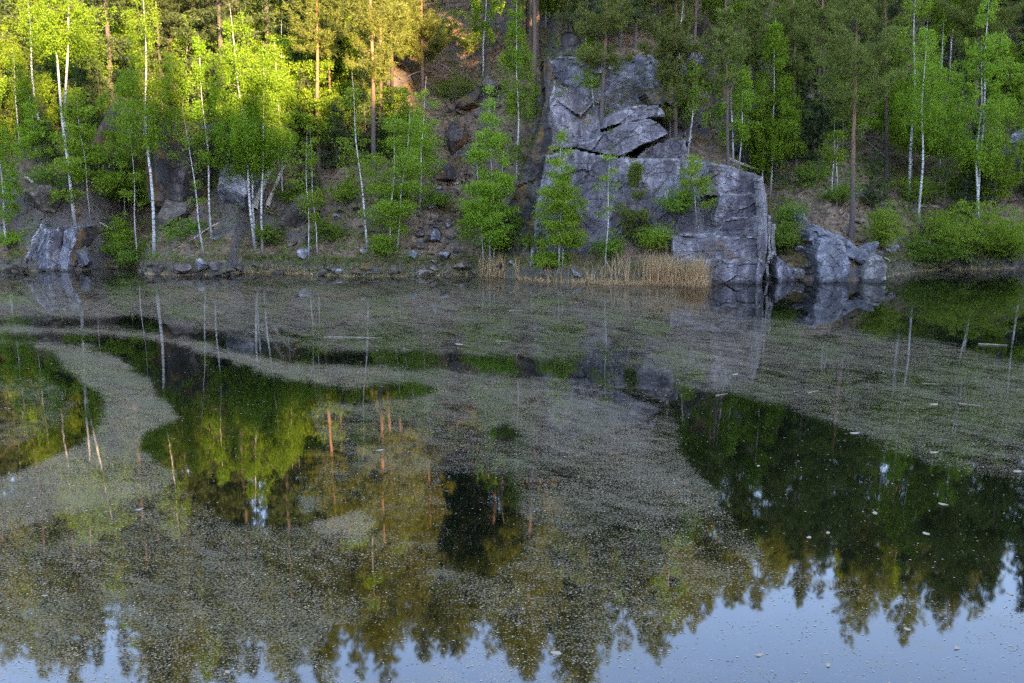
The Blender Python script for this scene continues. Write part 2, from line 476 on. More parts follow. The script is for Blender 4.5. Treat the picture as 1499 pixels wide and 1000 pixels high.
def grid_mesh(name, xs, ys, Z, mat, smooth=True):
    X, Y = np.meshgrid(xs, ys)
    V = np.stack([X, Y, Z(X, Y)], -1).reshape(-1, 3)
    nx, ny = len(xs), len(ys)
    i = (np.arange(ny - 1)[:, None] * nx + np.arange(nx - 1)[None]).ravel()
    return mesh_from(name, V, quads=np.stack([i, i + 1, i + nx + 1, i + nx], -1), mats=[mat], smooth=smooth)

gx = axis(-31, 31, 0.16, (-420, 420))
gy1 = axis(43, 74, 0.16, (24.5, 480))
gy0 = np.concatenate([np.arange(-60, 24, 1.2)])
gy = np.concatenate([[-420, -300, -200, -140, -100, -75], gy0, gy1])
gme = grid_mesh('ground', gx, gy, T, M['ground'])
tag(link('ground', gme), 'brown forest floor sloping up from the lake shore', None, None, 'structure')

# ------------------------------------------------------------------ floating film map
W0, W1, H0, H1, ST = -120, 1620, 376, 1024, 3.0
fx = np.arange(W0, W1, ST); fy = np.arange(H0, H1, ST)
FX, FY = np.meshgrid(fx, fy)
film = np.full(FX.shape, 0.38)
SOFT = (0.22, 0.50, 0.43, 0.40, 0.35, 0.20, 0.30, 0.39, 0.55, 0.22, 0.16)
WX = FX + 16 * fbm(FX / 60, FY / 25, 0, 3, 71) + 7 * fbm(FX / 17, FY / 7, 0, 3, 73); WY = FY + 8 * fbm(FX / 60, FY / 25, 3, 3, 72) + 3 * fbm(FX / 17, FY / 7, 3, 3, 74)

VX = FX + 7 * fbm(FX / 40, FY / 20, 7, 3, 75) + 4 * fbm(FX / 12, FY / 6, 0, 2, 76)
VY = FY + 2.2 * fbm(FX / 40, FY / 20, 9, 3, 77) + 1.5 * fbm(FX / 12, FY / 6, 3, 2, 78)

def inside(poly, X, Y):
    c = np.zeros(X.shape, bool)
    n = len(poly)
    for i in range(n):
        x0, y0 = poly[i]; x1, y1 = poly[(i + 1) % n]
        if y0 == y1: continue
        c ^= ((y0 > Y) != (y1 > Y)) & (X < (x1 - x0) * (Y - y0) / (y1 - y0) + x0)
    return c

FILM = [
    (0.22, [(-200, 360), (1800, 360), (1800, 418), (700, 416), (-200, 424)]),
    (0.50, [(-200, 424), (400, 420), (700, 428), (850, 440), (1000, 450), (1000, 478), (700, 480), (400, 475), (-200, 462)]),
    (0.05, [(1000, 418), (1800, 400), (1800, 560), (1499, 530), (1350, 496), (1200, 472), (1060, 455), (1000, 440)]),
    (0.40, [(850, 480), (1060, 465), (1200, 480), (1350, 510), (1800, 590), (1800, 760), (1440, 690), (1330, 662), (1200, 608), (1090, 570), (960, 540), (850, 520)]),
    (0.55, [(960, 490), (1110, 500), (1110, 560), (1020, 548), (940, 535)]),
    (0.08, [(-60, 468), (110, 465), (200, 462), (290, 479), (360, 499), (440, 511), (560, 516), (560, 538), (420, 530), (330, 512), (240, 488), (150, 476), (-60, 474)]),
    (0.12, [(560, 516), (700, 520), (860, 530), (960, 545), (985, 570), (880, 562), (760, 550), (640, 542), (560, 538)]),
    (0.20, [(840, 515), (980, 540), (990, 600), (960, 625), (880, 575)]),
    (0.05, [(-60, 487), (120, 488), (230, 498), (330, 528), (430, 562), (520, 572), (600, 560), (645, 572), (560, 588), (470, 590), (450, 610), (470, 650),
            (455, 700), (430, 740), (440, 768), (340, 766), (295, 735), (255, 690), (205, 655), (215, 632), (265, 615), (255, 590), (215, 560), (180, 528), (130, 505), (-60, 495)]),
    (0.08, [(-80, 500), (40, 505), (75, 520), (105, 548), (150, 578), (158, 600), (140, 635), (95, 662), (0, 702), (-80, 720)]),
    (0.60, [(-60, 476), (120, 478), (240, 489), (330, 513), (430, 533), (560, 540), (600, 552), (560, 560), (430, 561), (330, 527), (230, 497), (120, 487), (-60, 486)]),
    (0.60, [(-60, 496), (130, 506), (180, 530), (215, 562), (255, 592), (262, 615), (215, 634), (205, 655), (255, 692), (240, 720), (120, 745), (-60, 800), (-60, 722), (0, 703), (95, 663), (142, 636), (160, 600), (150, 578), (105, 547), (75, 519), (40, 504)]),
    (0.50, [(650, 545), (800, 560), (900, 585), (955, 632), (1000, 690), (1050, 745), (960, 760), (850, 720), (800, 660), (700, 602), (470, 602), (480, 592), (600, 590)]),
    (0.28, [(-80, 545), (60, 552), (112, 590), (90, 630), (0, 655), (-80, 660)]),
    (0.04, [(722, 626), (745, 621), (762, 638), (742, 648), (722, 641)]),
    (0.30, [(455, 640), (520, 650), (560, 665), (650, 682), (740, 700), (790, 770), (770, 820), (700, 850), (670, 880), (620, 860), (540, 800), (480, 780), (455, 720)]),
    (0.09, [(655, 690), (745, 700), (770, 800), (720, 850), (650, 830)]),
    (0.60, [(440, 752), (520, 744), (550, 765), (520, 795), (460, 775)]),
    (0.04, [(395, 757), (440, 755), (520, 738), (530, 745), (440, 768), (380, 770)]),
    (0.43, [(-200, 800), (450, 785), (560, 830), (560, 920), (450, 930), (300, 960), (-200, 980)]),
    (0.16, [(520, 815), (640, 850), (700, 900), (640, 970), (560, 965), (520, 880)]),
    (0.35, [(700, 870), (880, 820), (1000, 830), (1100, 820), (1000, 920), (850, 950), (700, 950)]),
    (0.03, [(985, 572), (1080, 577), (1200, 614), (1330, 670), (1440, 698), (1800, 770), (1800, 880), (1380, 880), (1250, 850), (1130, 830), (1095, 780), (1050, 730), (1010, 670), (985, 620)]),
    (0.22, [(1000, 930), (1100, 840), (1250, 860), (1800, 890), (1800, 1060), (900, 1060), (850, 960)]),
    (0.39, [(-200, 965), (400, 945), (520, 910), (640, 980), (850, 960), (900, 1060), (-200, 1060)]),
    (0.05, [(480, 915), (560, 915), (610, 980), (560, 1000), (460, 960)]),
]
def blur(a, r, axis_):
    k = np.ones(2 * r + 1) / (2 * r + 1)
    pad = [(0, 0), (0, 0)]; pad[axis_] = (r, r)
    return np.apply_along_axis(lambda m: np.convolve(m, k, 'valid'), axis_, np.pad(a, pad, mode='edge'))
for v, poly in FILM:
    if v in SOFT: film[inside(poly, WX, WY)] = v
for _ in range(2):
    film = blur(blur(film, 9, 1), 4, 0)
for v, poly in FILM:
    if v not in SOFT or v == 0.28: film[inside(poly, VX, VY)] = v
film = blur(blur(film, 1, 1), 1, 0)
film = blur(film, 1, 1)

def film_at(px, py):
    u = np.clip((px - W0) / ST, 0, len(fx) - 1.001); v = np.clip((py - H0) / ST, 0, len(fy) - 1.001)
    i, j = u.astype(int), v.astype(int); a, b = u - i, v - j
    return film[j, i] * (1 - a) * (1 - b) + film[j, i + 1] * a * (1 - b) + film[j + 1, i] * (1 - a) * b + film[j + 1, i + 1] * a * b

wy = 1.0 / np.linspace(1 / 5.0, 1 / 64.0, 300)
wu = np.linspace(-0.72, 0.72, 420)
WYm, WUm = np.meshgrid(wy, wu, indexing='ij')
WXm = WUm * (WYm + 1.5)
V = np.stack([WXm, WYm, np.zeros_like(WXm)], -1).reshape(-1, 3)
nu = len(wu)
i = (np.arange(len(wy) - 1)[:, None] * nu + np.arange(nu - 1)[None]).ravel()
wme = mesh_from('water', V, quads=np.stack([i, i + 1, i + nu + 1, i + nu], -1), mats=[M['water']], smooth=True)
qx, qy = project(V)
att = wme.attributes.new('film', 'FLOAT', 'POINT')
att.data.foreach_set('value', film_at(qx, qy).astype(np.float32))
# the sheet goes on to the sides
sideV = []
for s in (-1, 1):
    a = V.reshape(len(wy), nu, 3)[:, 0 if s < 0 else -1]
    b = a.copy(); b[:, 0] = s * 140
    sideV.append((a, b))
tag(link('water', wme), 'calm dark lake with drifting pollen film', None, None, 'structure')
g = Geo()
for (a, b), s in zip(sideV, (-1, 1)):
    n = len(a); k = np.arange(n - 1)
    q = np.stack([k, k + 1, n + k + 1, n + k], -1)
    g.add(np.concatenate([a, b]), q if s < 0 else q[:, ::-1])
tag(link('water', g.mesh('water_side', [M['water']])), 'lake water beyond the sides', None, None, 'structure')

# ------------------------------------------------------------------ rocks
_ico = {}
def ico(sub):
    if sub not in _ico:
        bm = bmesh.new(); bmesh.ops.create_icosphere(bm, subdivisions=sub, radius=1.0)
        _ico[sub] = (np.array([v.co[:] for v in bm.verts]), np.array([[v.index for v in f.verts] for f in bm.faces])); bm.free()
    return _ico[sub]

def rock_mesh(name, seed, mat, sub=3, planes=11, size=(1, 1, 1), rough=0.06, layers=0.0):
    r = np.random.default_rng(seed)
    V, Tn = ico(sub); V = V.copy()
    N = r.normal(size=(planes, 3)); N /= np.linalg.norm(N, axis=1)[:, None]
    D = r.uniform(0.38, 0.80, planes)
    for n, d in zip(N, D):
        e = np.maximum(V @ n - d, 0)
        V -= e[:, None] * n
    V *= np.array(size) / np.abs(V).max(0)
    s = float(np.mean(size))
    nn = V / (np.linalg.norm(V, axis=1)[:, None] + 1e-9)
    dsp = rough * s * fbm(V[:, 0] / s * 2.2 + seed, V[:, 1] / s * 2.2, V[:, 2] / s * 2.2, 4, seed)
    if layers:
        L = V[:, 0] * 0.9 + V[:, 2] * 0.35
        dsp += layers * s * (_h(np.floor(L * 7), L * 0, L * 0, seed) - 0.5)
    V += nn * dsp[:, None]
    return mesh_from(name, V, tris=Tn, mats=[mat], smooth=False)

# ------------------------------------------------------------------ the cliff
def poly_sdf(poly, X, Z):
    d = np.full(X.shape, 1e9)
    n = len(poly)
    for i in range(n):
        a = poly[i]; b = poly[(i + 1) % n]
        ab = b - a
        t = np.clip(((X - a[0]) * ab[0] + (Z - a[1]) * ab[1]) / (ab @ ab + 1e-12), 0, 1)
        d = np.minimum(d, np.hypot(X - a[0] - t * ab[0], Z - a[1] - t * ab[1]))
    return np.where(inside([tuple(p) for p in poly], X, Z), d, -d)

def slab(name, parent, pxpoly, p0, slope, mat, thick=2.5, res=0.075, bevel=0.12, facet=0.10, fsize=1.4, frot=0.5, fstretch=2.2, rough=0.10, crack=0.05, seed=1):
    """a rock face whose outline is given on the plane Y = p0.y + slope.x (X-p0.x) + slope.z (Z-p0.z); real thickness behind it"""
    p0 = np.asarray(p0, float)
    n = np.array([-slope[0], 1.0, -slope[1]])
    W = np.array([at_plane(a, b, p0, n) for a, b in pxpoly])
    poly = W[:, [0, 2]]
    lo = poly.min(0) - 2 * res; hi = poly.max(0) + 2 * res
    xs = np.arange(lo[0], hi[0], res); zs = np.arange(lo[1], hi[1], res)
    X, Z = np.meshgrid(xs, zs)
    Xw = X + 0.07 * fbm(X * 1.7, Z * 1.7, seed, 3, 81); Zw = Z + 0.07 * fbm(X * 1.7, Z * 1.7, seed + 5, 3, 82)
    sd = poly_sdf(poly, Xw, Zw)
    Y = p0[1] + slope[0] * (X - p0[0]) + slope[1] * (Z - p0[2])
    c, s = math.cos(frot), math.sin(frot)
    A = (X * c + Z * s) / (fsize * fstretch); B = (-X * s + Z * c) / fsize
    A = A + 0.25 * vn(X * 0.6, Z * 0.6, 0, 83); B = B + 0.25 * vn(X * 0.6, Z * 0.6, 3, 84)
    d1, d2, cid, rx, rz = voro(A, B, seed)
    Y = Y + facet * ((cid - 0.5) * 1.6 + (rx * (cid * 7 % 1 - 0.5) + rz * (cid * 13 % 1 - 0.5)) * 2.2)
    Y = Y + crack * (1 - sstep(0.0, 0.07, d2 - d1))
    e1, e2, eid, ex, ez = voro(A * 3.1 + 4, B * 3.3, seed + 3)
    Y = Y + 0.35 * facet * ((eid - 0.5) * 1.2 + ex * (eid * 9 % 1 - 0.5) * 2 + ez * (eid * 5 % 1 - 0.5) * 2) + 0.3 * crack * (1 - sstep(0.0, 0.1, e2 - e1))
    Y = Y + rough * fbm(X * 0.9, Z * 0.9, seed, 5, 85, 0.55)
    q = np.clip(sd / bevel, 0, 1)
    Y = Y + bevel * (1 - np.sqrt(1 - (1 - q) ** 2))
    out = sd <= 0
    Y = np.where(out, Y + thick, Y)
    keep = sd > -1.6 * res
    idx = -np.ones(X.shape, int); ok = keep
    cell = ok[:-1, :-1] & ok[1:, :-1] & ok[:-1, 1:] & ok[1:, 1:]
    cell &= ~(out[:-1, :-1] & out[1:, :-1] & out[:-1, 1:] & out[1:, 1:])
    used = np.zeros(X.shape, bool)
    used[:-1, :-1] |= cell; used[1:, :-1] |= cell; used[:-1, 1:] |= cell; used[1:, 1:] |= cell
    idx[used] = np.arange(used.sum())
    V = np.stack([X, Y, Z], -1)[used]
    j, i = np.nonzero(cell)
    Q = np.stack([idx[j, i], idx[j, i + 1], idx[j + 1, i + 1], idx[j + 1, i]], -1)
    org = None
    if parent is None:
        org = np.array([V[:, 0].mean(), V[:, 1].min(), V[:, 2].min()]); V = V - org
    me = mesh_from(name, V, quads=Q, mats=[mat], smooth=False)
    return link(name, me, parent, org)

cliff = link('cliff', None, None, (0, 0, 0))
tag(cliff, 'grey violet rock cliff rising from the water in two steps', None, None, 'structure')
CR = M['cliff_rock']
# lower wall
slab('rock_face', cliff, [(770, 425), (782, 330), (798, 228), (840, 219), (905, 230), (985, 231), (1052, 238), (1062, 300), (1060, 425)],
     (6.0, 44.6, 2.0), (-0.06, 0.16), CR, 3.5, facet=0.10, fsize=1.5, frot=1.15, rough=0.16, seed=2)
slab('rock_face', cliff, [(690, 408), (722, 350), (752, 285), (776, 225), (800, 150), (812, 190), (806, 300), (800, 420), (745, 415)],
     (1.5, 45.0, 2.0), (-0.75, 0.35), M['dark_rock'], 3.0, facet=0.14, fsize=0.8, frot=1.1, fstretch=4, rough=0.18, seed=5)
# corner block, split into courses by ledges
corner = [
    ([(1040, 236), (1062, 239), (1119, 259), (1120, 285), (1050, 287), (1030, 284), (1034, 262)], 0.05, 11),
    ([(1050, 282), (1119, 282), (1119, 320), (1072, 322), (1060, 346), (1046, 330)], -0.20, 12),
    ([(1068, 316), (1119, 316), (1118, 349), (1078, 353), (1036, 345), (1056, 328)], -0.42, 13),
    ([(984, 345), (1036, 340), (1078, 348), (1118, 344), (1117, 383), (1020, 383), (985, 382)], -0.66, 14),
    ([(988, 379), (1117, 378), (1114, 432), (990, 432)], -0.92, 15),
    ([(996, 296), (1050, 284), (1060, 318), (1042, 348), (985, 350)], 0.75, 16),
]
for poly, off, sd_ in corner:
    slab('rock_block', cliff, poly, (10.5, 43.75 + off, 2.5), (-0.03, 0.05), CR, 2.5, res=0.05, bevel=0.09, facet=0.08, fsize=0.9, frot=0.1, fstretch=2.0, rough=0.09, crack=0.04, seed=sd_)
slab('corner_slab', cliff, [(1114, 259), (1119, 262), (1126, 300), (1124, 345), (1117, 430), (1106, 430), (1113, 345), (1115, 290)],
     (11.3, 43.55, 2.5), (1.3, 0.03), CR, 2.5, res=0.05, bevel=0.08, facet=0.05, fsize=0.5, frot=1.5, fstretch=4, rough=0.06, seed=21)
for poly, y0, sd_ in [([(1125, 318), (1129, 316), (1127, 425), (1121, 425)], 44.3, 22), ([(1131, 325), (1137, 330), (1134, 425), (1126, 425)], 44.6, 23)]:
    slab('standing_slab', cliff, poly, (11.8, y0, 1.8), (0.4, 0.03), M['pale_rock'], 1.6, res=0.04, bevel=0.05, facet=0.04, fsize=0.5, frot=1.5, fstretch=4, rough=0.04, crack=0.03, seed=sd_)
# upper wall
slab('rock_face', cliff, [(803, 88), (822, 80), (880, 84), (960, 78), (1015, 100), (1012, 236), (900, 240), (800, 240), (806, 160)],
     (5.0, 49.2, 7.0), (-0.05, 0.62), CR, 4.0, facet=0.28, fsize=1.5, frot=-0.55, fstretch=1.8, rough=0.25, crack=0.1, seed=31)
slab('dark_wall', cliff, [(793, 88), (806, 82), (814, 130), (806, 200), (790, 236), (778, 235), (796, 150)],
     (1.9, 48.4, 7.0), (-1.4, 0.3), M['dark_rock'], 2.5, facet=0.1, fsize=0.9, frot=1.3, rough=0.12, seed=33)
slab('rock_block', cliff, [(812, 120), (850, 132), (884, 160), (880, 200), (848, 214), (806, 220), (803, 150)],
     (2.8, 47.9, 6.6), (0.12, 0.45), CR, 2.0, facet=0.16, fsize=0.9, frot=-0.5, rough=0.16, seed=34)
slab('overhang_slab', cliff, [(852, 208), (880, 196), (905, 182), (955, 170), (978, 186), (980, 194), (940, 214), (908, 229), (868, 222), (850, 216)],
     (5.0, 45.7, 6.0), (-0.1, 0.28), CR, 2.2, res=0.06, facet=0.14, fsize=0.9, frot=0.3, rough=0.1, seed=35)
slab('rock_block', cliff, [(888, 172), (920, 156), (965, 150), (975, 168), (930, 176), (900, 184), (882, 186)],
     (5.0, 46.6, 7.0), (-0.1, 0.4), CR, 2.0, res=0.06, facet=0.14, fsize=0.8, frot=0.3, rough=0.1, seed=36)
slab('rock_block', cliff, [(928, 233), (945, 217), (985, 200), (1004, 204), (1010, 240), (930, 240)],
     (7.0, 46.3, 5.8), (-0.05, 0.22), CR, 2.2, res=0.06, facet=0.1, fsize=0.9, frot=0.2, rough=0.1, seed=37)
slab('rock_block', cliff, [(900, 232), (912, 225), (926, 232), (905, 238)], (5.2, 45.8, 5.3), (0, 0.1), M['pale_rock'], 1.2, res=0.05, seed=38)
slab('rock_block', cliff, [(945, 135), (985, 118), (990, 150), (955, 152)], (7.0, 47.8, 8.2), (-0.1, 0.5), M['dark_rock'], 2.0, res=0.07, facet=0.2, fsize=0.6, frot=0.6, seed=39)

# crags above and beside the cliff: separate knolls of rock
def crag(px, py, w, h, mat, label, seed, name='rock_outcrop', rz=0.0, tilt=0.0, group='rock outcrops on the slope', dep=None, sub=4, layers=0.0, sink=0.25, cat='rock', dy=0.0):
    """px,py: middle of the foot; w,h in photograph pixels"""
    P = hit(px, py) if dep is None else at_depth(px, py, dep)
    if dy: P = np.array([P[0], P[1] + dy, ground(P[0], P[1] + dy)])
    s = (P[1] + 0.5) / F
    sx, sz = w * s / 2, h * s * (1 + sink) / 2
    me = rock_mesh(name, seed, mat, sub, 12, (sx, min(sx, sz * 1.3) * 0.9 + 0.1, sz), 0.08, layers)
    o = link(name, me, None, (P[0], P[1] + sx * 0.25, P[2] + sz * (1 - 2 * sink)))
    o.rotation_euler = (0, tilt, rz)
    return tag(o, label, cat, group)

CG = [
    (838, 82, 46, 34, 'dark_rock', 'grey rock knoll standing on top of the upper cliff at its left end'),
    (1018, 100, 34, 50, 'boulder_rock', 'grey upright rock crag at the top right of the upper cliff'),
    (985, 90, 60, 40, 'cliff_rock', 'broad grey crag behind the pine on the upper cliff'),
    (1100, 165, 26, 95, 'cliff_rock', 'tall narrow grey crag among the birches right of the upper cliff'),
    (1086, 215, 22, 50, 'boulder_rock', 'small grey crag under the narrow crag right of the cliff'),
    (1175, 215, 40, 50, 'dark_rock', 'dark rock outcrop between trunks on the slope right of the cliff'),
    (1485, 245, 60, 60, 'boulder_rock', 'grey rock outcrop behind the birches by the right edge'),
    (1390, 205, 60, 34, 'dark_rock', 'dark flat outcrop behind the right hand birches'),
    (265, 300, 110, 130, 'dark_rock', 'large dark rock wall on the slope behind the tall left birch'),
    (165, 250, 90, 120, 'dark_rock', 'dark mossy rock wall on the slope beside the forked birch'),
    (318, 265, 60, 110, 'dark_rock', 'dark upright rock behind the bright birch group'),
    (352, 300, 66, 66, 'boulder_rock', 'pale ribbed rock rib behind the bright birch group'),
    (250, 330, 60, 50, 'brown_rock', 'brown rock under the large dark rock wall'),
    (60, 300, 80, 40, 'brown_rock', 'brown mossy outcrop above the slanted slabs at left'),
    (440, 330, 80, 50, 'brown_rock', 'brown outcrop left of the slim white birch pair'),
    (690, 160, 50, 30, 'dark_rock', 'dark rock ledge high on the brown slope left of the cliff'),
    (725, 140, 40, 30, 'brown_rock', 'brown rock ledge at the top of the scree gully'),
    (672, 215, 40, 46, 'dark_rock', 'dark rock step at the head of the scree gully'),
    (650, 265, 44, 30, 'dark_rock', 'wide dark rock in the middle of the scree gully'),
]
for q, (a, b, w, h, m, lab) in enumerate(CG):
    crag(a, b, w, h, M[m], lab, 300 + q, rz=rng.uniform(-0.4, 0.4), tilt=rng.uniform(-0.15, 0.15))

# slanted slabs at the left shore
for q, (poly, sx_, off, mt, lab) in enumerate([
    ([(34, 398), (44, 348), (57, 325), (62, 338), (52, 398)], 0.9, 0.0, 'boulder_rock', 'leftmost of the slanted grey slabs at the left shore with a pale edge'),
    ([(50, 398), (61, 334), (73, 336), (70, 398)], -0.5, -0.1, 'boulder_rock', 'slanted slab with a pointed top beside the leftmost slanted slab'),
    ([(68, 398), (73, 343), (88, 328), (94, 342), (82, 398)], 0.8, 0.05, 'cliff_rock', 'broad slanted slab in the middle of the left shore slabs'),
    ([(80, 398), (92, 338), (106, 332), (110, 350), (98, 398)], -0.4, 0.0, 'boulder_rock', 'slanted slab right of the broad middle slab at the left shore'),
    ([(96, 398), (108, 345), (120, 330), (127, 340), (114, 372), (108, 398)], 0.9, 0.15, 'dark_rock', 'darkest slanted slab next to the rounded shore rock')]):
    o = slab('slanted_slab', None, poly, (-23.0 + q * 0.55, 47.6 + off, 0.8), (sx_, 0.3), M[mt], 2.2, res=0.05, bevel=0.1, facet=0.05, fsize=0.35, frot=1.25, fstretch=5, rough=0.07, crack=0.05, seed=700 + q)
    tag(o, lab, 'rock', 'slanted rock slabs on the left shore')
# boulders on the right shore
def boulder(px0, px1, py0, py1, dep, seed, lab, mat='boulder_rock', tilt=0.0, rz=0.0, sub=4, rough=0.05, planes=11, layers=0.0, dz=0.0):
    c = at_depth((px0 + px1) / 2, (py0 + py1) / 2, dep)
    s = dep / F
    w = (px1 - px0) * s / 2; h = (py1 - py0) * s / 2
    me = rock_mesh('boulder', seed, M[mat], sub, planes + 6, (w, (w + h) * 0.5, h), rough, layers)
    o = link('boulder', me, None, (c[0], c[1] + 0.2, c[2] + dz))
    o.rotation_euler = (0, tilt, rz)
    return tag(o, lab, 'boulder')
boulder(1150, 1186, 300, 340, 46.5, 905, 'grey stepped rock above the leafy bush right of the cliff', tilt=0.3)
boulder(1160, 1180, 398, 413, 43.6, 907, 'low pale rock in the water left of the largest boulder', mat='pale_rock', dz=0.15)
boulder(1178, 1198, 392, 410, 44.0, 908, 'small dark rock between the low pale rock and the largest boulder', mat='dark_rock', dz=0.15)
boulder(1246, 1272, 382, 408, 44.3, 909, 'orange brown mossy rock between the two big boulders', mat='brown_rock')
boulder(1300, 1325, 393, 402, 46.8, 910, 'flat pale stone lying in the shallows right of the round boulder', mat='pale_rock')
boulder(106, 135, 358, 396, 47.8, 912, 'rounded blue grey rock at the right foot of the slanted slabs')
boulder(18, 40, 376, 400, 47.2, 913, 'brown block at the left foot of the slanted slabs', mat='brown_rock')
boulder(1262, 1292, 350, 384, 45.0, 911, 'split grey slab sloping to the round pale boulder', tilt=0.7, layers=0.12)

for q, (poly, dep, zc, sl, th, mt, lab) in enumerate([
    ([(1200, 418), (1196, 372), (1206, 352), (1222, 345), (1235, 352), (1248, 386), (1242, 418)], 43.4, 1.2, (0.25, 0.25), 1.6, 'boulder_rock', 'largest upright grey boulder on the right shore with its foot in the water'),
    ([(1267, 420), (1267, 396), (1277, 380), (1292, 375), (1303, 390), (1299, 412), (1288, 420)], 43.2, 0.5, (-0.35, 0.35), 1.1, 'pale_rock', 'round pale boulder standing in the water at the end of the boulder row'),
    ([(1184, 353), (1186, 337), (1200, 329), (1213, 339), (1210, 360), (1192, 364)], 44.6, 2.0, (0.5, 0.2), 1.2, 'boulder_rock', 'grey boulder leaning behind the largest upright boulder'),
    ([(1207, 347), (1214, 336), (1232, 342), (1262, 366), (1294, 383), (1290, 389), (1262, 388), (1240, 376)], 44.6, 1.8, (-0.3, 0.5), 1.3, 'boulder_rock', 'long slanting rock slab behind the largest boulder running down right'),
    ([(1137, 418), (1139, 376), (1150, 384), (1166, 403), (1168, 418)], 43.9, 0.8, (0.4, 0.4), 1.2, 'cliff_rock', 'dark wedge rock at the water next to the standing slabs')]):
    mx = sum(p[0] for p in poly) / len(poly)
    o = slab('boulder', None, poly, (float(at_depth(mx, 390, dep)[0]), dep, zc), sl, M[mt], th, res=0.05, bevel=0.22, facet=0.09, fsize=0.6, frot=0.7, fstretch=1.8, rough=0.07, crack=0.04, seed=950 + q)
    tag(o, lab, 'boulder')

# shore rocks left of the middle, and the scree
SR = [(220, 246, 388, 404, 'brown_rock', 'brown block on the low shore ledge below the slim left birch'),
      (244, 280, 386, 404, 'brown_rock', 'wide brown shore rock beside the sandy patch'),
      (283, 306, 378, 403, 'boulder_rock', 'grey tilted rock at the waterline in front of the sandy patch'),
      (300, 332, 382, 402, 'dark_rock', 'dark flat rock at the waterline beside the tilted grey rock'),
      (200, 224, 390, 404, 'brown_rock', 'leftmost brown rock of the low shore ledge'),
      (485, 506, 391, 405, 'pale_rock', 'rounded pale stone at the waterline below the leaning birch'),
      (524, 542, 364, 375, 'pale_rock', 'small cream stone at the foot of the leaning birch'),
      (432, 462, 360, 378, 'boulder_rock', 'angular grey rock at the foot of the slim birch pair'),
      (440, 452, 345, 362, 'dark_rock', 'dark upright rock behind the slim birch pair'),
      (590, 612, 366, 382, 'boulder_rock', 'grey flat rock at the lower end of the scree'),
      (606, 624, 350, 366, 'brown_rock', 'dark rounded rock above the lower end of the scree'),
      (625, 648, 335, 356, 'boulder_rock', 'grey angular rock under the dark hollow in the scree'),
      (606, 622, 336, 350, 'dark_rock', 'dark blocky rock left of the hollow in the scree'),
      (640, 664, 366, 384, 'boulder_rock', 'grey slanting stone in the lower scree'),
      (660, 690, 378, 398, 'brown_rock', 'orange mossy rock on the shore left of the birch trio'),
      (620, 640, 294, 308, 'boulder_rock', 'grey flat rock in the upper scree'),
      (0, 18, 386, 402, 'brown_rock', 'brown rock at the waterline by the left edge'),
      (15, 40, 380, 400, 'brown_rock', 'tan block beside the left edge waterline')]
for q, (a, b, c, d, m, lab) in enumerate(SR):
    P = hit((a + b) / 2, min(d, 399))
    boulder(a, b, c, d, max(P[1] - 0.1, 43.2), 1000 + q, lab, m, tilt=rng.uniform(-.3, .3), rz=rng.uniform(0, 3), sub=3)

scree = [rock_mesh('stone', 1200 + q, M[m], 3, 22, (0.42, 0.34, 0.2), 0.03) for q, m in
         enumerate(['dark_rock', 'dark_rock', 'brown_rock', 'boulder_rock', 'brown_rock', 'brown_rock', 'dark_rock'])]
def stones(n, px, py, spread, smin, smax, label, group):
    k = 0
    while k < n:
        a = rng.normal(px, spread[0]); b = rng.normal(py, spread[1])
        if b > 404 or b < 60: continue
        P = hit(a, b)
        s = rng.uniform(smin, smax)
        me = scree[rng.integers(len(scree))]
        o = link('stone', me, None, (P[0], P[1], P[2] + 0.03 * s))
        o.scale = (s * rng.uniform(.7, 1.3), s * rng.uniform(.7, 1.2), s * rng.uniform(.7, 1.3))
        o.rotation_euler = (rng.uniform(-.4, .4), rng.uniform(-.4, .4), rng.uniform(0, 6.3))
        tag(o, label, 'stone', group)
        k += 1
stones(90, 640, 330, (26, 40), 0.25, 0.8, 'angular grey stone lying in the scree gully left of the cliff', 'stones of the scree gully')
stones(56, 450, 397, (140, 4), 0.35, 0.95, 'flat stone along the waterline between the left bay and the reeds', 'flat stones along the waterline')
stones(22, 600, 388, (70, 7), 0.25, 0.6, 'small stone on the shore strip below the scree', 'small stones on the shore strip')
stones(10, 270, 392, (60, 6), 0.25, 0.6, 'small stone along the low ledge at the left shore', 'small stones along the left ledge')
stones(22, 1190, 385, (45, 14), 0.3, 0.8, 'loose stone among the boulders on the right shore', 'loose stones among the right boulders')
stones(26, 690, 190, (28, 36), 0.4, 1.0, 'dark stone on the bare brown slope above the gully', 'stones on the bare upper slope')
stones(30, 900, 150, (50, 30), 0.3, 0.8, 'loose stone lying on the stepped upper cliff', 'loose stones on the upper cliff')
stones(24, 1350, 340, (70, 30), 0.4, 1.0, 'half buried stone on the dark slope behind the right bushes', 'half buried stones on the right slope')
stones(26, 400, 330, (80, 30), 0.4, 1.0, 'half buried stone on the slope behind the left birches', 'half buried stones on the left slope')

# ------------------------------------------------------------------ plants
def unit(v):
    return v / (np.linalg.norm(v, axis=-1, keepdims=True) + 1e-9)

def leaf_quads(r, C, size, droop=0.5):
    n = len(C)
    U = r.normal(size=(n, 3)); U[:, 2] -= droop; U = unit(U)
    W = unit(np.cross(U, r.normal(size=(n, 3))))
    L = size * r.uniform(0.7, 1.3, n)[:, None]
    w = 0.36 * L
    V = np.stack([C, C + U * L * 0.5 + W * w, C + U * L, C + U * L * 0.5 - W * w], 1).reshape(-1, 3)
    return V, np.arange(4 * n).reshape(-1, 4)

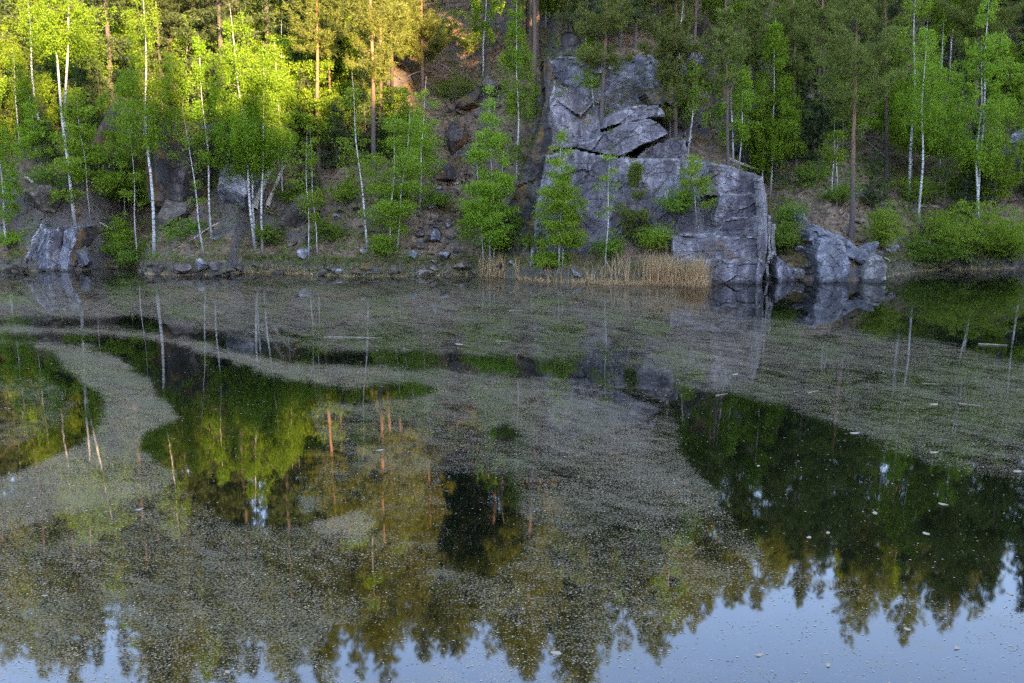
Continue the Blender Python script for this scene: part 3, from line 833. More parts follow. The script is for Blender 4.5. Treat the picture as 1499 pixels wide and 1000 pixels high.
def curve_pts(P0, top, r, n=12, wob=0.02, bow=(0, 0)):
    t = np.linspace(0, 1, n)[:, None]
    h = float(np.linalg.norm(top))
    P = t * np.asarray(top)[None]
    ph = r.uniform(0, 6.3, 4)
    off = wob * h * np.sin(math.pi * t)
    P[:, 0:1] += off * (np.sin(5 * t + ph[0]) * 0.6 + 0.4 * np.sin(11 * t + ph[1])) + bow[0] * np.sin(math.pi * t)
    P[:, 1:2] += off * (np.sin(5 * t + ph[2]) * 0.6 + 0.4 * np.sin(11 * t + ph[3])) + bow[1] * np.sin(math.pi * t)
    return P

def on_curve(P, f):
    n = len(P) - 1
    u = np.clip(f * n, 0, n - 1e-6); i = u.astype(int); a = (u - i)[:, None]
    return P[i] * (1 - a) + P[i + 1] * a

def birch(seed, stems, cb, W, leaf=0.10, dens=1.0, hang=0.7, r0=0.12, prof='tall', lean_leaf=None):
    """stems: list of (base xyz, top xyz, crown start fraction or None, width factor)"""
    r = np.random.default_rng(seed)
    wood_, leaves, limb = Geo(), Geo(), Geo()
    for (b, tp, cbf, wf, rf) in stems:
        b = np.asarray(b, float); tp = np.asarray(tp, float)
        h = np.linalg.norm(tp - b)
        P = b + curve_pts(0, tp - b, r, 14, 0.012)
        f = np.linspace(0, 1, 14)
        rr = 0.53 * r0 * rf * (0.06 + 0.94 * (1 - f) ** 0.85); rr[0] *= 1.25
        wood_.tube(P, rr, 7)
        c0 = cb if cbf is None else cbf
        Lc = h * (1 - c0)
        nb = int((14 + 3.4 * Lc) * min(dens, 1.3))
        t = np.sort(r.uniform(0.0, 1.0, nb)) ** 0.95
        if prof == 'tall':
            w = np.minimum(1, (1 - t) * 1.9 + 0.06) ** 0.75 * np.minimum(1, 0.45 + t * 2.0)
        else:
            w = np.minimum(1, (1 - t) * 1.35 + 0.06) ** 0.8 * np.minimum(1, 0.7 + t * 2.0)
        ln = W * wf * w * r.uniform(0.55, 1.2, nb)
        az = np.arange(nb) * 2.39996 + r.uniform(-0.5, 0.5, nb)
        base_f = np.clip(c0 + (1 - c0) * t - 0.35 * ln / h, 0.05, 0.985)
        B = on_curve(P, base_f)
        dirs = np.stack([np.cos(az), np.sin(az), az * 0], -1)
        rise = r.uniform(0.35, 0.85, nb) * (0.7 + 0.5 * t)
        drop = r.uniform(0.2, 0.75, nb) * hang
        s = np.linspace(0, 1, 6)
        br = B[:, None] + dirs[:, None] * (ln[:, None] * s[None])[..., None]
        br[..., 2] += ln[:, None] * (rise[:, None] * s[None] - drop[:, None] * s[None] ** 2.2)
        br[:, 1:, :2] += r.normal(size=(nb, 5, 2)) * (0.05 * ln)[:, None, None]
        for q in range(nb):
            if ln[q] > 0.35:
                limb.tube(br[q], np.linspace(0.010 + 0.006 * ln[q], 0.004, 6), 3)
        na = np.maximum(4, (ln * (8.5 if hang > 0.6 else 19.0) * dens)).astype(int)
        own = np.repeat(np.arange(nb), na)
        ss = r.uniform(0.22, 1.05, len(own)) ** 0.8
        u = np.clip(ss * 5, 0, 4.999); i0 = u.astype(int); a = (u - i0)[:, None]
        A = br[own, i0] * (1 - a) + br[own, i0 + 1] * a
        side = np.stack([-dirs[own, 1], dirs[own, 0], dirs[own, 0] * 0], -1)
        A = A + side * (r.normal(size=len(own)) * 0.16 * ln[own])[:, None]
        m, jit = (42, np.array([0.07, 0.07, 0.04])) if hang > 0.6 else (17, np.array([0.13, 0.13, 0.045]))
        sl = r.uniform(0.15, 1.0, len(own)) * hang * (0.7 + 0.6 * ln[own])
        q = r.uniform(0, 1, (len(own), m))
        C = np.repeat(A[:, None], m, 1)
        C[..., 2] -= q * sl[:, None]
        sway = r.normal(size=(len(own), 2)) * 0.10
        C[..., :2] += q[..., None] * sway[:, None] * sl[:, None, None] * 2
        C += r.normal(size=C.shape) * jit
        Vq, Qq = leaf_quads(r, C.reshape(-1, 3), leaf, 0.7)
        leaves.add(Vq, Qq)
    return wood_, leaves, limb

def pine(seed, top, r0, cb, W, dens=1.0, dead=8):
    r = np.random.default_rng(seed)
    wood_, nd, limb = Geo(), Geo(), Geo()
    h = np.linalg.norm(top)
    r0 = r0 * 0.78
    P = curve_pts(0, top, r, 14, 0.006)
    f = np.linspace(0, 1, 14)
    rr = r0 * (0.10 + 0.90 * (1 - f) ** 0.8); rr[0] *= 1.3
    wood_.tube(P, rr, 8)
    for q in range(dead):
        fb = r.uniform(cb * 0.45, cb); az = r.uniform(0, 6.3); l = r.uniform(0.4, 1.6)
        s = np.linspace(0, 1, 4)[:, None]
        b = on_curve(P, np.array([fb]))
        pts = b + s * l * np.array([[math.cos(az), math.sin(az), r.uniform(-.15, .3)]]) + s ** 2 * np.array([[0, 0, -0.2 * l]])
        limb.tube(pts, np.linspace(0.022, 0.006, 4), 3)
    Lc = h * (1 - cb)
    nb = int((14 + 4.5 * Lc) * dens)
    t = np.sort(r.uniform(0, 1, nb)) ** 0.9
    w = np.minimum(1, (1 - t) * 1.5 + 0.12) ** 0.8 * np.minimum(1, 0.55 + 1.6 * t)
    ln = W * w * r.uniform(0.45, 1.15, nb)
    az = np.arange(nb) * 2.39996 + r.uniform(-0.6, 0.6, nb)
    B = on_curve(P, np.clip(cb + (1 - cb) * t - 0.1 * ln / h, 0, 0.99))
    dirs = np.stack([np.cos(az), np.sin(az), az * 0], -1)
    rise = r.uniform(-0.1, 0.5, nb) + 0.35 * t
    s = np.linspace(0, 1, 5)
    br = B[:, None] + dirs[:, None] * (ln[:, None] * s[None])[..., None]
    br[..., 2] += ln[:, None] * (rise[:, None] * s[None] - 0.25 * np.sin(math.pi * s)[None])
    for q in range(nb):
        limb.tube(br[q], np.linspace(0.014 + 0.01 * ln[q], 0.006, 5), 3)
    na = np.maximum(5, (ln * 15 * dens)).astype(int)
    own = np.repeat(np.arange(nb), na)
    ss = r.uniform(0.3, 1.04, len(own))
    u = np.clip(ss * 4, 0, 3.999); i0 = u.astype(int); a = (u - i0)[:, None]
    A = br[own, i0] * (1 - a) + br[own, i0 + 1] * a
    side = np.stack([-dirs[own, 1], dirs[own, 0], dirs[own, 0] * 0], -1)
    A = A + side * (r.normal(size=len(own)) * 0.22 * ln[own])[:, None]
    A[:, 2] += r.normal(size=len(own)) * 0.10 + 0.08
    m = 30
    D = r.normal(size=(len(own), m, 3)); D[..., 2] += 0.55; D += 0.5 * dirs[own][:, None]
    D = unit(D)
    base = A[:, None] + r.normal(size=D.shape) * 0.08
    L = r.uniform(0.12, 0.22, (len(own), m, 1))
    Wd = unit(np.cross(D, r.normal(size=D.shape))) * 0.016
    V = np.stack([base - Wd, base + Wd, base + D * L], 2).reshape(-1, 3)
    nd.add(V, tris=np.arange(len(V)).reshape(-1, 3))
    return wood_, nd, limb

def spruce(seed, h, W, r0=0.14, cb=0.12):
    r = np.random.default_rng(seed)
    wood_, nd = Geo(), Geo()
    P = curve_pts(0, (0, 0, h), r, 8, 0.004)
    wood_.tube(P, r0 * (0.05 + 0.95 * (1 - np.linspace(0, 1, 8))), 6)
    nb = int(9 * h)
    t = np.sort(r.uniform(0, 1, nb))
    ln = W * (1 - t) ** 0.85 * r.uniform(0.6, 1.15, nb) + 0.15
    az = np.arange(nb) * 2.39996 + r.uniform(-0.4, 0.4, nb)
    B = on_curve(P, np.clip(cb + (1 - cb) * t, 0, 0.995))
    dirs = np.stack([np.cos(az), np.sin(az), az * 0], -1)
    na = np.maximum(3, ln * 6).astype(int)
    own = np.repeat(np.arange(nb), na)
    s = r.uniform(0.12, 1, len(own))
    A = B[own] + dirs[own] * (ln[own] * s)[:, None]
    A[:, 2] += ln[own] * (-0.35 * s + 0.18 * s ** 3)
    side = np.stack([-dirs[own, 1], dirs[own, 0], dirs[own, 0] * 0], -1)
    A += side * (r.normal(size=len(own)) * 0.12 * ln[own])[:, None]
    m = 12
    D = r.normal(size=(len(own), m, 3)) * 0.7; D += 0.8 * dirs[own][:, None]; D[..., 2] -= 0.35; D = unit(D)
    base = A[:, None] + r.normal(size=D.shape) * 0.07
    L = r.uniform(0.15, 0.32, (len(own), m, 1))
    Wd = unit(np.cross(D, r.normal(size=D.shape))) * 0.028
    V = np.stack([base - Wd, base + Wd, base + D * L], 2).reshape(-1, 3)
    nd.add(V, tris=np.arange(len(V)).reshape(-1, 3))
    return wood_, nd

def put_tree(name, loc, label, group, wood_, leaf, limb, bark, leafm, cat='tree'):
    o = thing(name, loc, label, cat, group)
    tr = link('trunk', wood_.mesh('trunk', [M[bark]], True), o)
    link('branches', limb.mesh('branches', [M['dark_twig']]), tr)['kind'] = 'stuff'
    link('crown', leaf.mesh('crown', [M[leafm]]), o)
    return o

def rel(base, px, py):
    """point above/near base at the base's own distance, seen at that pixel, relative to base"""
    return at_depth(px, py, base[1]) - base

BG = 'birches on the far shore'
# base px, top px, crown start px y, half width px, trunk half width px, extra stems, label, leaf, density, hang, profile
BIRCH = [
    ((10, 366), (-8, 128), 310, 26, 3.4, [], 'slim birch cut by the left edge of the picture with low drooping crown', 'birch_leaf', 1.0, 0.7, 'tall'),
    ((62, 222), (34, -60), 150, 42, 4.0, [], 'leaning birch on the mound between the left edge and the forked birch', 'birch_leaf', 0.9, 0.8, 'tall'),
    ((110, 328), (60, -75), 60, 44, 5.0, [((103, 200), (108, -60), 1.0)], 'forked white birch with two tall stems above the slanted slabs', 'birch_leaf', 1.0, 0.9, 'tall'),
    ((226, 372), (208, -35), 190, 50, 4.6, [], 'tall thick white birch with broad yellow green crown, second from left shore bay', 'birch_leaf', 1.15, 0.9, 'tall'),
    ((202, 384), (188, 150), 300, 36, 2.2, [], 'short thin birch rising at the waterline before the tall thick birch', 'birch_leaf_deep', 0.8, 0.45, 'tall'),
    ((299, 374), (266, 150), 290, 30, 2.4, [], 'slim curved birch standing on the sandy shore patch', 'birch_leaf_deep', 0.7, 0.5, 'tall'),
    ((310, 350), (290, 48), 230, 30, 3.0, [], 'slender straight birch just behind the sandy patch', 'birch_leaf', 0.9, 0.7, 'tall'),
    ((374, 364), (336, 4), 235, 46, 4.2, [((385, 366), (386, 60), 0.9), ((372, 362), (358, 110), 0.5)], 'brightest yellow green birch group with a crooked stem at the shore', 'birch_leaf', 1.15, 0.95, 'tall'),
    ((414, 290), (402, 60), 200, 30, 2.8, [], 'birch half hidden behind the right side of the brightest birch group', 'birch_leaf', 0.9, 0.7, 'tall'),
    ((452, 380), (449, 190), 320, 24, 1.9, [((463, 372), (455, 180), 0.9)], 'slim pair of young birches with small low crowns by the angular rock', 'birch_leaf_deep', 0.7, 0.4, 'tall'),
    ((538, 367), (515, 105), 260, 32, 3.2, [], 'leaning birch with bare lower stem between the pines and the water', 'birch_leaf_deep', 0.8, 0.6, 'tall'),
    ((571, 366), (578, 160), 330, 44, 2.6, [((582, 366), (600, 150), 0.9)], 'green birch clump with two thin stems beside the scree', 'birch_leaf_deep', 1.0, 0.45, 'tall'),
    ((614, 306), (624, 110), 270, 36, 2.6, [], 'green birch behind the two stemmed clump at the head of the scree', 'birch_leaf_deep', 1.0, 0.5, 'tall'),
    ((708, 388), (697, 205), 355, 36, 2.2, [((718, 384), (716, 122), 1.0), ((722, 392), (738, 215), 0.85)], 'dense green birch trio on the shore left of the cliff', 'birch_leaf_deep', 1.35, 0.4, 'cone'),
    ((757, 270), (756, -8), 235, 30, 3.0, [], 'tall narrow birch with sunlit top in front of the upper cliff left end', 'birch_leaf', 1.1, 0.8, 'cone'),
    ((707, 112), (713, -40), 40, 26, 2.6, [], 'birch with bare white stem high on the brown slope', 'birch_leaf', 0.7, 0.7, 'tall'),
    ((818, 398), (822, 186), 350, 36, 2.3, [((823, 396), (826, 250), 0.7)], 'green birch with twin stems in the reeds before the cliff', 'birch_leaf_deep', 1.5, 0.4, 'cone'),
    ((886, 392), (893, 220), 340, 20, 2.3, [], 'very slender birch with sparse leaves in front of the lower cliff', 'birch_leaf_deep', 0.55, 0.35, 'tall'),
    ((870, 168), (864, 50), 120, 22, 2.2, [], 'small birch growing on the upper cliff left of the pine', 'birch_leaf', 0.9, 0.6, 'tall'),
    ((1006, 232), (1022, 85), 180, 34, 2.8, [], 'birch standing on the cliff edge above the corner block', 'birch_leaf_deep', 1.0, 0.7, 'tall'),
    ((1020, 322), (1014, 226), 300, 26, 1.9, [], 'small birch growing from a ledge in the lower cliff', 'birch_leaf_deep', 1.1, 0.35, 'cone'),
    ((1074, 240), (1066, 40), 190, 34, 2.8, [((1082, 240), (1090, 100), 0.8)], 'birch pair behind the corner block with pale crowns', 'birch_leaf_deep', 1.0, 0.8, 'tall'),
    ((1060, 60), (1062, -60), 20, 40, 3.0, [], 'large birch crown above the top right of the upper cliff', 'birch_leaf', 1.0, 0.8, 'tall'),
    ((1128, 285), (1136, 24), 235, 34, 2.8, [((1120, 270), (1112, 120), 0.8)], 'bright drooping birch just right of the cliff corner', 'birch_leaf', 1.15, 0.9, 'tall'),
    ((1218, 295), (1222, 170), 230, 22, 2.4, [((1222, 296), (1226, 190), 0.8)], 'pair of thin birch stems on the slope left of the big dark pine', 'birch_leaf_deep', 0.7, 0.5, 'tall'),
    ((1330, 292), (1344, -55), 170, 42, 4.2, [], 'tall birch with hanging crown, the farther of two right of the dark pine', 'birch_leaf_deep', 1.1, 1.0, 'tall'),
    ((1344, 328), (1358, 30), 200, 40, 3.8, [], 'tall birch with hanging crown, the nearer of two right of the dark pine', 'birch_leaf_deep', 1.1, 1.0, 'tall'),
    ((1429, 332), (1448, -5), 240, 50, 4.6, [((1427, 330), (1436, 60), 0.85)], 'broad two stemmed birch leaning out above the large right bush', 'birch_leaf_deep', 1.15, 0.7, 'tall'),
    ((1411, 314), (1424, 200), 250, 24, 2.4, [], 'small leaning birch left of the two stemmed birch by the large bush', 'birch_leaf_deep', 0.8, 0.45, 'tall'),
    ((1500, 345), (1515, 60), 250, 40, 3.4, [], 'birch cut off by the right edge of the picture', 'birch_leaf_deep', 1.0, 0.7, 'tall'),
    ((30, 232), (18, 60), 130, 34, 2.4, [], 'thin shaded birch high behind the left edge birch', 'birch_leaf_deep', 0.9, 0.7, 'tall'),
    ((276, 230), (274, 20), 110, 34, 2.8, [], 'shaded birch high behind the slender straight birch', 'birch_leaf_deep', 0.9, 0.7, 'tall'),
    ((800, 40), (798, -60), 5, 30, 2.6, [], 'small birch on the crest above the upper cliff left end', 'birch_leaf', 0.9, 0.7, 'tall'),
]
for q, (b, tp, cy0, hw, tw, extra, lab, lm, dens, hang, prof) in enumerate(BIRCH):
    if 800 < b[0] < 900 and b[1] < 200: base = at_depth(b[0], b[1], 48.6)
    elif b[0] == 1020: base = at_depth(b[0], b[1], 43.6)
    else: base = hit(*b)
    base = np.array(base); base[2] -= 0.06
    sc_ = base[1] / F
    top = rel(base, *tp)
    cbz = rel(base, tp[0], cy0)[2]
    cbf = float(np.clip(cbz / top[2], 0.06, 0.8))
    stems = [((0, 0, 0), top, cbf, 1.0, 1.0)]
    for (e0, e1, wf) in extra:
        eb = rel(base, *e0)
        if q == 2: eb = top * (eb[2] / top[2])
        else:
            eb[1] = rng.uniform(-0.5, 0.5); eb[2] = ground(base[0] + eb[0], base[1] + eb[1]) - base[2] - 0.08 if b[0] != 1020 else 0
        et = rel(base, *e1); et[1] += rng.uniform(-0.4, 0.4)
        stems.append((eb, et, float(np.clip((cbz - eb[2]) / (et[2] - eb[2]), 0.06, 0.8)), wf, 0.8))
    w_, l_, b_ = birch(2000 + q, stems, cbf, hw * sc_ * (1.15 if lm == 'birch_leaf' else 1.0), 0.082 if base[1] < 60 else 0.11, dens * (1.0 if lm == 'birch_leaf' else 0.78), hang, tw * sc_, prof)
    put_tree('birch_tree', base, lab, BG, w_, l_, b_, 'birch_bark', lm)

PINE = [
    ((467, 248), (463, -60), 75, 46, 4.4, 'pine with bare reddish trunk standing free left of the sunlit pine group'),
    ((482, 235), (480, -80), 50, 34, 3.0, 'thinner pine just behind the free standing reddish pine'),
    ((547, 255), (542, -130), 120, 52, 4.6, 'leftmost tall pine of the sunlit group with orange trunk'),
    ((555, 218), (560, -110), 80, 44, 3.8, 'pine right behind the leftmost tall pine of the sunlit group'),
    ((573, 175), (574, -120), 95, 48, 3.8, 'pine in the middle of the sunlit group'),
    ((618, 150), (617, -95), 90, 46, 3.8, 'rightmost pine of the sunlit group with ochre crown'),
    ((880, 178), (893, -95), 110, 48, 4.0, 'pine with golden crown rooted on the upper cliff'),
    ((988, 230), (990, -110), 190, 50, 5.2, 'tall orange trunked pine at the right end of the upper cliff'),
    ((981, 232), (979, 20), 130, 24, 2.6, 'thin pine close beside the tall orange trunked pine'),
    ((1066, 246), (1062, 20), 120, 34, 3.6, 'shaded pine behind the corner block of the cliff'),
    ((1106, 252), (1110, -10), 110, 30, 3.0, 'pine with reddish stem behind the bright drooping birch'),
    ((1100, 258), (1098, 40), 130, 24, 2.4, 'slim reddish pine next to the cliff corner top'),
    ((1246, 348), (1258, -60), 190, 56, 5.0, 'big dark pine with straight trunk above the right boulders'),
    ((1204, 232), (1206, -80), 100, 44, 4.0, 'dark pine up the slope left of the big dark pine'),
    ((1165, 250), (1160, -60), 120, 36, 3.4, 'dark pine between the drooping birch and the slope pines'),
    ((1298, 262), (1296, -80), 110, 46, 4.0, 'dark pine up the slope right of the big dark pine'),
    ((932, 362), (931, 246), 345, 24, 2.2, 'small dark pine before the lower cliff behind the reeds'),
    ((835, 72), (838, -60), 20, 26, 3.0, 'short pine on the crest over the rock knoll'),
    ((930, 70), (935, -90), 10, 44, 3.6, 'pine on the crest in the middle of the upper cliff'),
]
for q, (b, tp, cy0, hw, tw, lab) in enumerate(PINE):
    if b[0] == 880: base = at_depth(b[0], b[1], 48.2)
    else: base = hit(*b)
    base = np.array(base); base[2] -= 0.08
    sc_ = base[1] / F
    top = rel(base, *tp)
    cbf = float(np.clip(rel(base, tp[0], cy0)[2] / top[2], 0.08, 0.85))
    w_, n_, b_ = pine(3000 + q, top, tw * sc_, cbf, hw * sc_, 1.0, 9 if b[1] < 300 else 14)
    put_tree('pine_tree', base, lab, 'pines on the far slope', w_, n_, b_, 'pine_bark', 'pine_needle')

# background forest: individual trees copied from a few kinds
def proto(kind, seed):
    if kind == 'pine':
        w_, n_, b_ = pine(seed, (0.3, 0, 17.0), 0.17, 0.36, 2.3, 1.15); mats = ('dull_pine_bark', 'pine_needle')
    elif kind == 'spruce':
        w_, n_ = spruce(seed, 16.0, 2.3); mats = ('dark_twig', 'spruce_needle')
    else:
        w_, n_, b_ = birch(seed, [((0, 0, 0), (0.5, 0.2, 14.5), 0.4, 1, 1)], 0.4, 2.0, 0.13, 0.8, 0.8, 0.11); mats = ('birch_bark', 'birch_leaf_deep')
    return w_.mesh('trunk', [M[mats[0]]], True), n_.mesh('crown', [M[mats[1]]])
PROTO = {k: [proto(k, 4000 + 10 * j + len(k)) for j in range(3)] for k in ('pine', 'spruce', 'birch')}
LAB = {'pine': ('pine_tree', 'dark pine deep in the forest on the upper slope', 'background pines'),
       'spruce': ('spruce_tree', 'dark pointed spruce deep in the forest on the upper slope', 'background spruces'),
       'birch': ('birch_tree', 'pale stemmed birch deep in the forest on the upper slope', 'background birches')}
spots = []
tries = 0
while len(spots) < 270 and tries < 9000:
    tries += 1
    Y = rng.uniform(56, 100) if len(spots) < 190 else rng.uniform(75, 125)
    X = rng.uniform(-0.62, 0.62) * Y
    if abs(X - 5) < 5.5 and Y < 62: continue
    a, b = project(np.array([X, Y, ground(X, Y)]))
    if 660 < a < 760 and Y < 74: continue
    if any((X - x) ** 2 + (Y - y) ** 2 < 2.4 ** 2 for x, y in spots): continue
    spots.append((X, Y))
for q in range(14):
    spots.append((rng.uniform(1.0, 9.5), rng.uniform(55.5, 62)))
for q in range(16):
    Y = rng.uniform(74, 92); spots.append((rng.uniform(-0.07, 0.01) * Y, Y))
for q in range(10):
    Y = rng.uniform(64, 84); spots.append((rng.uniform(-0.40, -0.32) * Y, Y))
for X, Y in spots:
    u = rng.uniform()
    kind = 'pine' if u < 0.45 else ('spruce' if u < 0.80 else 'birch')
    if kind == 'pine' and Y < 64 and X < 0: kind = 'spruce'
    nm, lab, grp = LAB[kind]
    reg = 'above the left shore' if X < -0.06 * Y else ('behind the cliff' if X < 0.24 * Y else 'above the right shore')
    lab = lab + ' ' + reg; grp = grp + ' ' + reg
    tm, cm = PROTO[kind][rng.integers(3)]
    o = thing(nm, (X, Y, ground(X, Y) - 0.1), lab, 'tree', grp, rng.uniform(0, 6.3))
    s = 0.94 * rng.uniform(0.85, 1.12) * (1.2 if X < -0.2 * Y else 1.1 if X < -0.05 * Y else (0.86 if 0.2 * Y < X < 0.36 * Y else 1.0))
    o.scale = (s, s, s)
    link('trunk', tm, o); link('crown', cm, o)

# young trees on the slope between the big ones
YOUNG = []
for j in range(4):
    w_, n_, b_ = birch(4500 + j, [((0, 0, 0), (0.2, 0.1, 5.5), 0.25, 1, 1)], 0.25, 1.35, 0.10, 1.0, 0.45, 0.06, 'cone')
    YOUNG.append(('birch_tree', w_.mesh('trunk', [M['birch_bark']], True), n_.mesh('crown', [M['birch_leaf_deep']])))
for j in range(2):
    w_, n_ = spruce(4600 + j, 4.5, 1.1, 0.05)
    YOUNG.append(('spruce_tree', w_.mesh('trunk', [M['dark_twig']], True), n_.mesh('crown', [M['spruce_needle']])))
k = 0
while k < 150:
    Y = rng.uniform(49.5, 66)
    X = rng.uniform(-0.56, -0.09) * Y if rng.uniform() < 0.5 else rng.uniform(0.25, 0.56) * Y
    a, b = project(np.array([X, Y, ground(X, Y)]))
    if b > 330 or 60 < a < 130 and b > 260: continue
    if k >= 84 and (X > 0 and rng.uniform() < 0.6 or b > 250): continue
    nm, tm, cm = YOUNG[rng.integers(6) if k < 84 else rng.integers(3, 6)]
    side = 'left' if X < 0 else 'right'
    lab = ('young green birch among the trunks on the slope %s' if nm == 'birch_tree' else 'young dark spruce among the trunks on the slope %s') % ('left of the scree gully' if X < 0 else 'right of the cliff')
    o = thing(nm, (X, Y, ground(X, Y) - 0.05), lab, 'tree', 'young %s %s' % ('birches' if nm == 'birch_tree' else 'spruces', 'left of the gully' if X < 0 else 'right of the cliff'), rng.uniform(0, 6.3))
    sv = rng.uniform(0.6, 1.25); o.scale = (sv, sv, sv)
    link('trunk', tm, o); link('crown', cm, o)
    k += 1

# bare thin saplings
for q in range(26):
    a = rng.choice([rng.uniform(20, 460), rng.uniform(560, 760), rng.uniform(1130, 1480)]); b = rng.uniform(250, 370)
    P = hit(a, b)
    g = Geo(); h = rng.uniform(1.6, 3.6)
    r_ = np.random.default_rng(q)
    C = curve_pts(0, (rng.uniform(-.3, .3), 0, h), r_, 8, 0.02)
    g.tube(C, np.linspace(0.028, 0.006, 8), 4)
    for k in range(7):
        f = r_.uniform(0.3, 0.95); az = r_.uniform(0, 6.3); l = r_.uniform(0.15, 0.5)
        s = np.linspace(0, 1, 3)[:, None]
        g.tube(on_curve(C, np.array([f])) + s * l * np.array([[math.cos(az), math.sin(az), 0.6]]), np.linspace(0.01, 0.004, 3), 3)
    o = link('bare_sapling', g.mesh('bare_sapling', [M['dark_twig']]), None, P - np.array([0, 0, 0.05]))
    tag(o, 'thin leafless sapling on the shaded slope', 'sapling', 'leafless saplings on the slope')

# shrubs
def shrub_geo(seed, w, h, n, leaf=0.085, stems=9):
    r = np.random.default_rng(seed)
    wood_, lv = Geo(), Geo()
    tips = []
    for k in range(stems):
        az = r.uniform(0, 6.3); rad = w * r.uniform(0.2, 0.95) ; z = h * r.uniform(0.5, 0.95) * (1 - 0.35 * (rad / w) ** 2)
        s = np.linspace(0, 1, 6)[:, None]
        P = np.concatenate([s * rad * math.cos(az), s * rad * math.sin(az), z * s ** 0.75], 1) + r.normal(size=(6, 3)) * 0.03
        P[0] = (0.1 * math.cos(az), 0.1 * math.sin(az), -0.05)
        wood_.tube(P, np.linspace(0.022, 0.006, 6), 3)
        tips.append(P)
    k = n // 14
    tp = np.array(tips)
    own = r.integers(0, stems, k)
    i0 = np.minimum(r.integers(2, 8, k), 5)
    A = tp[own, i0] + r.normal(size=(k, 3)) * np.array([0.06 * w + 0.12, 0.06 * w + 0.12, 0.07 * h + 0.04])
    A[:, 2] = np.clip(A[:, 2], 0.08 * h, h)
    C = A[:, None] + r.normal(size=(k, 14, 3)) * np.array([0.13, 0.13, 0.045])
    V, Q = leaf_quads(r, C.reshape(-1, 3), leaf, 0.2)
    lv.add(V, Q)
    return wood_, lv
SHRUB = [
    (1420, 386, 92, 90, 15000, 'largest rounded bush overhanging the water at the right edge'),
    (1360, 390, 44, 46, 4500, 'low bush joining the largest bush on its left side'),
    (1480, 388, 54, 64, 6000, 'bush at the right edge beside the largest bush'),
    (1292, 370, 32, 76, 4200, 'upright leafy bush between the big dark pine and the far birches'),
    (1152, 372, 24, 50, 3000, 'leafy bush squeezed between the cliff corner and the boulders'),
    (1158, 335, 22, 40, 2200, 'small bright bush above the stepped rock right of the cliff'),
    (960, 372, 26, 46, 2600, 'bright green bush above the reeds at the cliff foot'),
    (892, 380, 22, 34, 2000, 'round dull bush left of the bright bush at the cliff foot'),
    (990, 315, 28, 40, 2600, 'dark bush hanging on the lower cliff beside the small ledge birch'),
    (805, 392, 30, 24, 2200, 'low bush around the twin stemmed birch in the reeds'),
    (640, 306, 30, 26, 1800, 'small bush at the upper end of the scree'),
    (760, 345, 22, 40, 2000, 'thin bush on the dark rock left of the lower cliff'),
    (160, 372, 34, 60, 3600, 'green bush in the gully right of the slanted slabs'),
    (190, 392, 40, 40, 3000, 'low bush at the water in the little left bay'),
    (270, 350, 30, 30, 1600, 'small bush behind the sandy patch'),
    (20, 362, 34, 26, 1800, 'low bush at the foot of the left edge birch'),
    (395, 360, 24, 40, 2000, 'bush around the feet of the brightest birch group'),
    (485, 355, 30, 36, 2000, 'bush between the slim birch pair and the leaning birch'),
    (565, 378, 26, 36, 1800, 'low bush at the foot of the two stemmed clump'),
    (430, 300, 36, 34, 2200, 'bush on the slope under the free standing pine'),
    (340, 280, 34, 40, 2200, 'bush on the slope behind the brightest birch group'),
    (120, 250, 44, 50, 3000, 'shaded bush on the slope behind the forked birch'),
    (70, 280, 36, 40, 2200, 'shaded bush on the mound at the left'),
    (1230, 300, 34, 40, 2400, 'shaded bush behind the big dark pine trunk'),
    (1340, 300, 44, 40, 2800, 'shaded bush under the two hanging birches'),
    (1400, 290, 44, 50, 3000, 'shaded bush behind the small leaning birch'),
    (1190, 270, 34, 34, 2200, 'shaded bush right of the thin birch pair on the slope'),
    (510, 300, 36, 40, 2200, 'bush on the slope beneath the sunlit pines'),
    (590, 300, 34, 36, 2200, 'bush left of the scree head beneath the sunlit pines'),
    (655, 66, 40, 50, 2600, 'upper bush on the slope just right of the sunlit pines'),
    (688, 84, 34, 40, 2200, 'bush under the high bare stemmed birch on the brown slope'),
    (738, 372, 24, 40, 2200, 'low bush at the foot of the dark flank left of the cliff'),
    (778, 312, 20, 36, 1700, 'small bush clinging to the dark flank above the left end of the reeds'),
    (700, 330, 30, 36, 2200, 'bush behind the green birch trio'),
    (790, 372, 22, 34, 1900, 'bush where the dark flank meets the lower cliff'),
    (668, 150, 34, 44, 2400, 'bush on the bare brown slope under the crest left of the cliff'),
    (20, 215, 44, 50, 3000, 'shaded bush high on the slope at the left edge'),
    (80, 190, 40, 50, 2800, 'shaded bush high behind the forked birch'),
    (150, 205, 40, 60, 3000, 'shaded bush high on the slope between the forked birch and the tall thick birch'),
    (140, 150, 40, 60, 3000, 'highest shaded bush between the forked birch and the tall thick birch'),
    (255, 225, 40, 60, 2800, 'shaded bush on the slope above the large dark rock wall'),
    (600, 240, 44, 50, 2800, 'shaded bush on the slope under the rightmost sunlit pine'),
    (210, 300, 36, 60, 2600, 'bush in front of the large dark rock wall'),
]
for q, (a, b, w, h, n, lab) in enumerate(SHRUB):
    base = at_depth(a, b, 44.0) if a in (990,) else hit(a, b)
    s = base[1] / F
    w_, l_ = shrub_geo(5000 + q, w * s, h * s, n, 0.085, 14 if w < 60 else 40)
    o = thing('shrub', base, lab, 'bush', 'bushes on the far shore')
    link('stem', w_.mesh('stem', [M['dark_twig']]), o)
    link('foliage', l_.mesh('foliage', [M['shrub_leaf' if q % 3 and q != 2 else 'birch_leaf_deep']]), o)

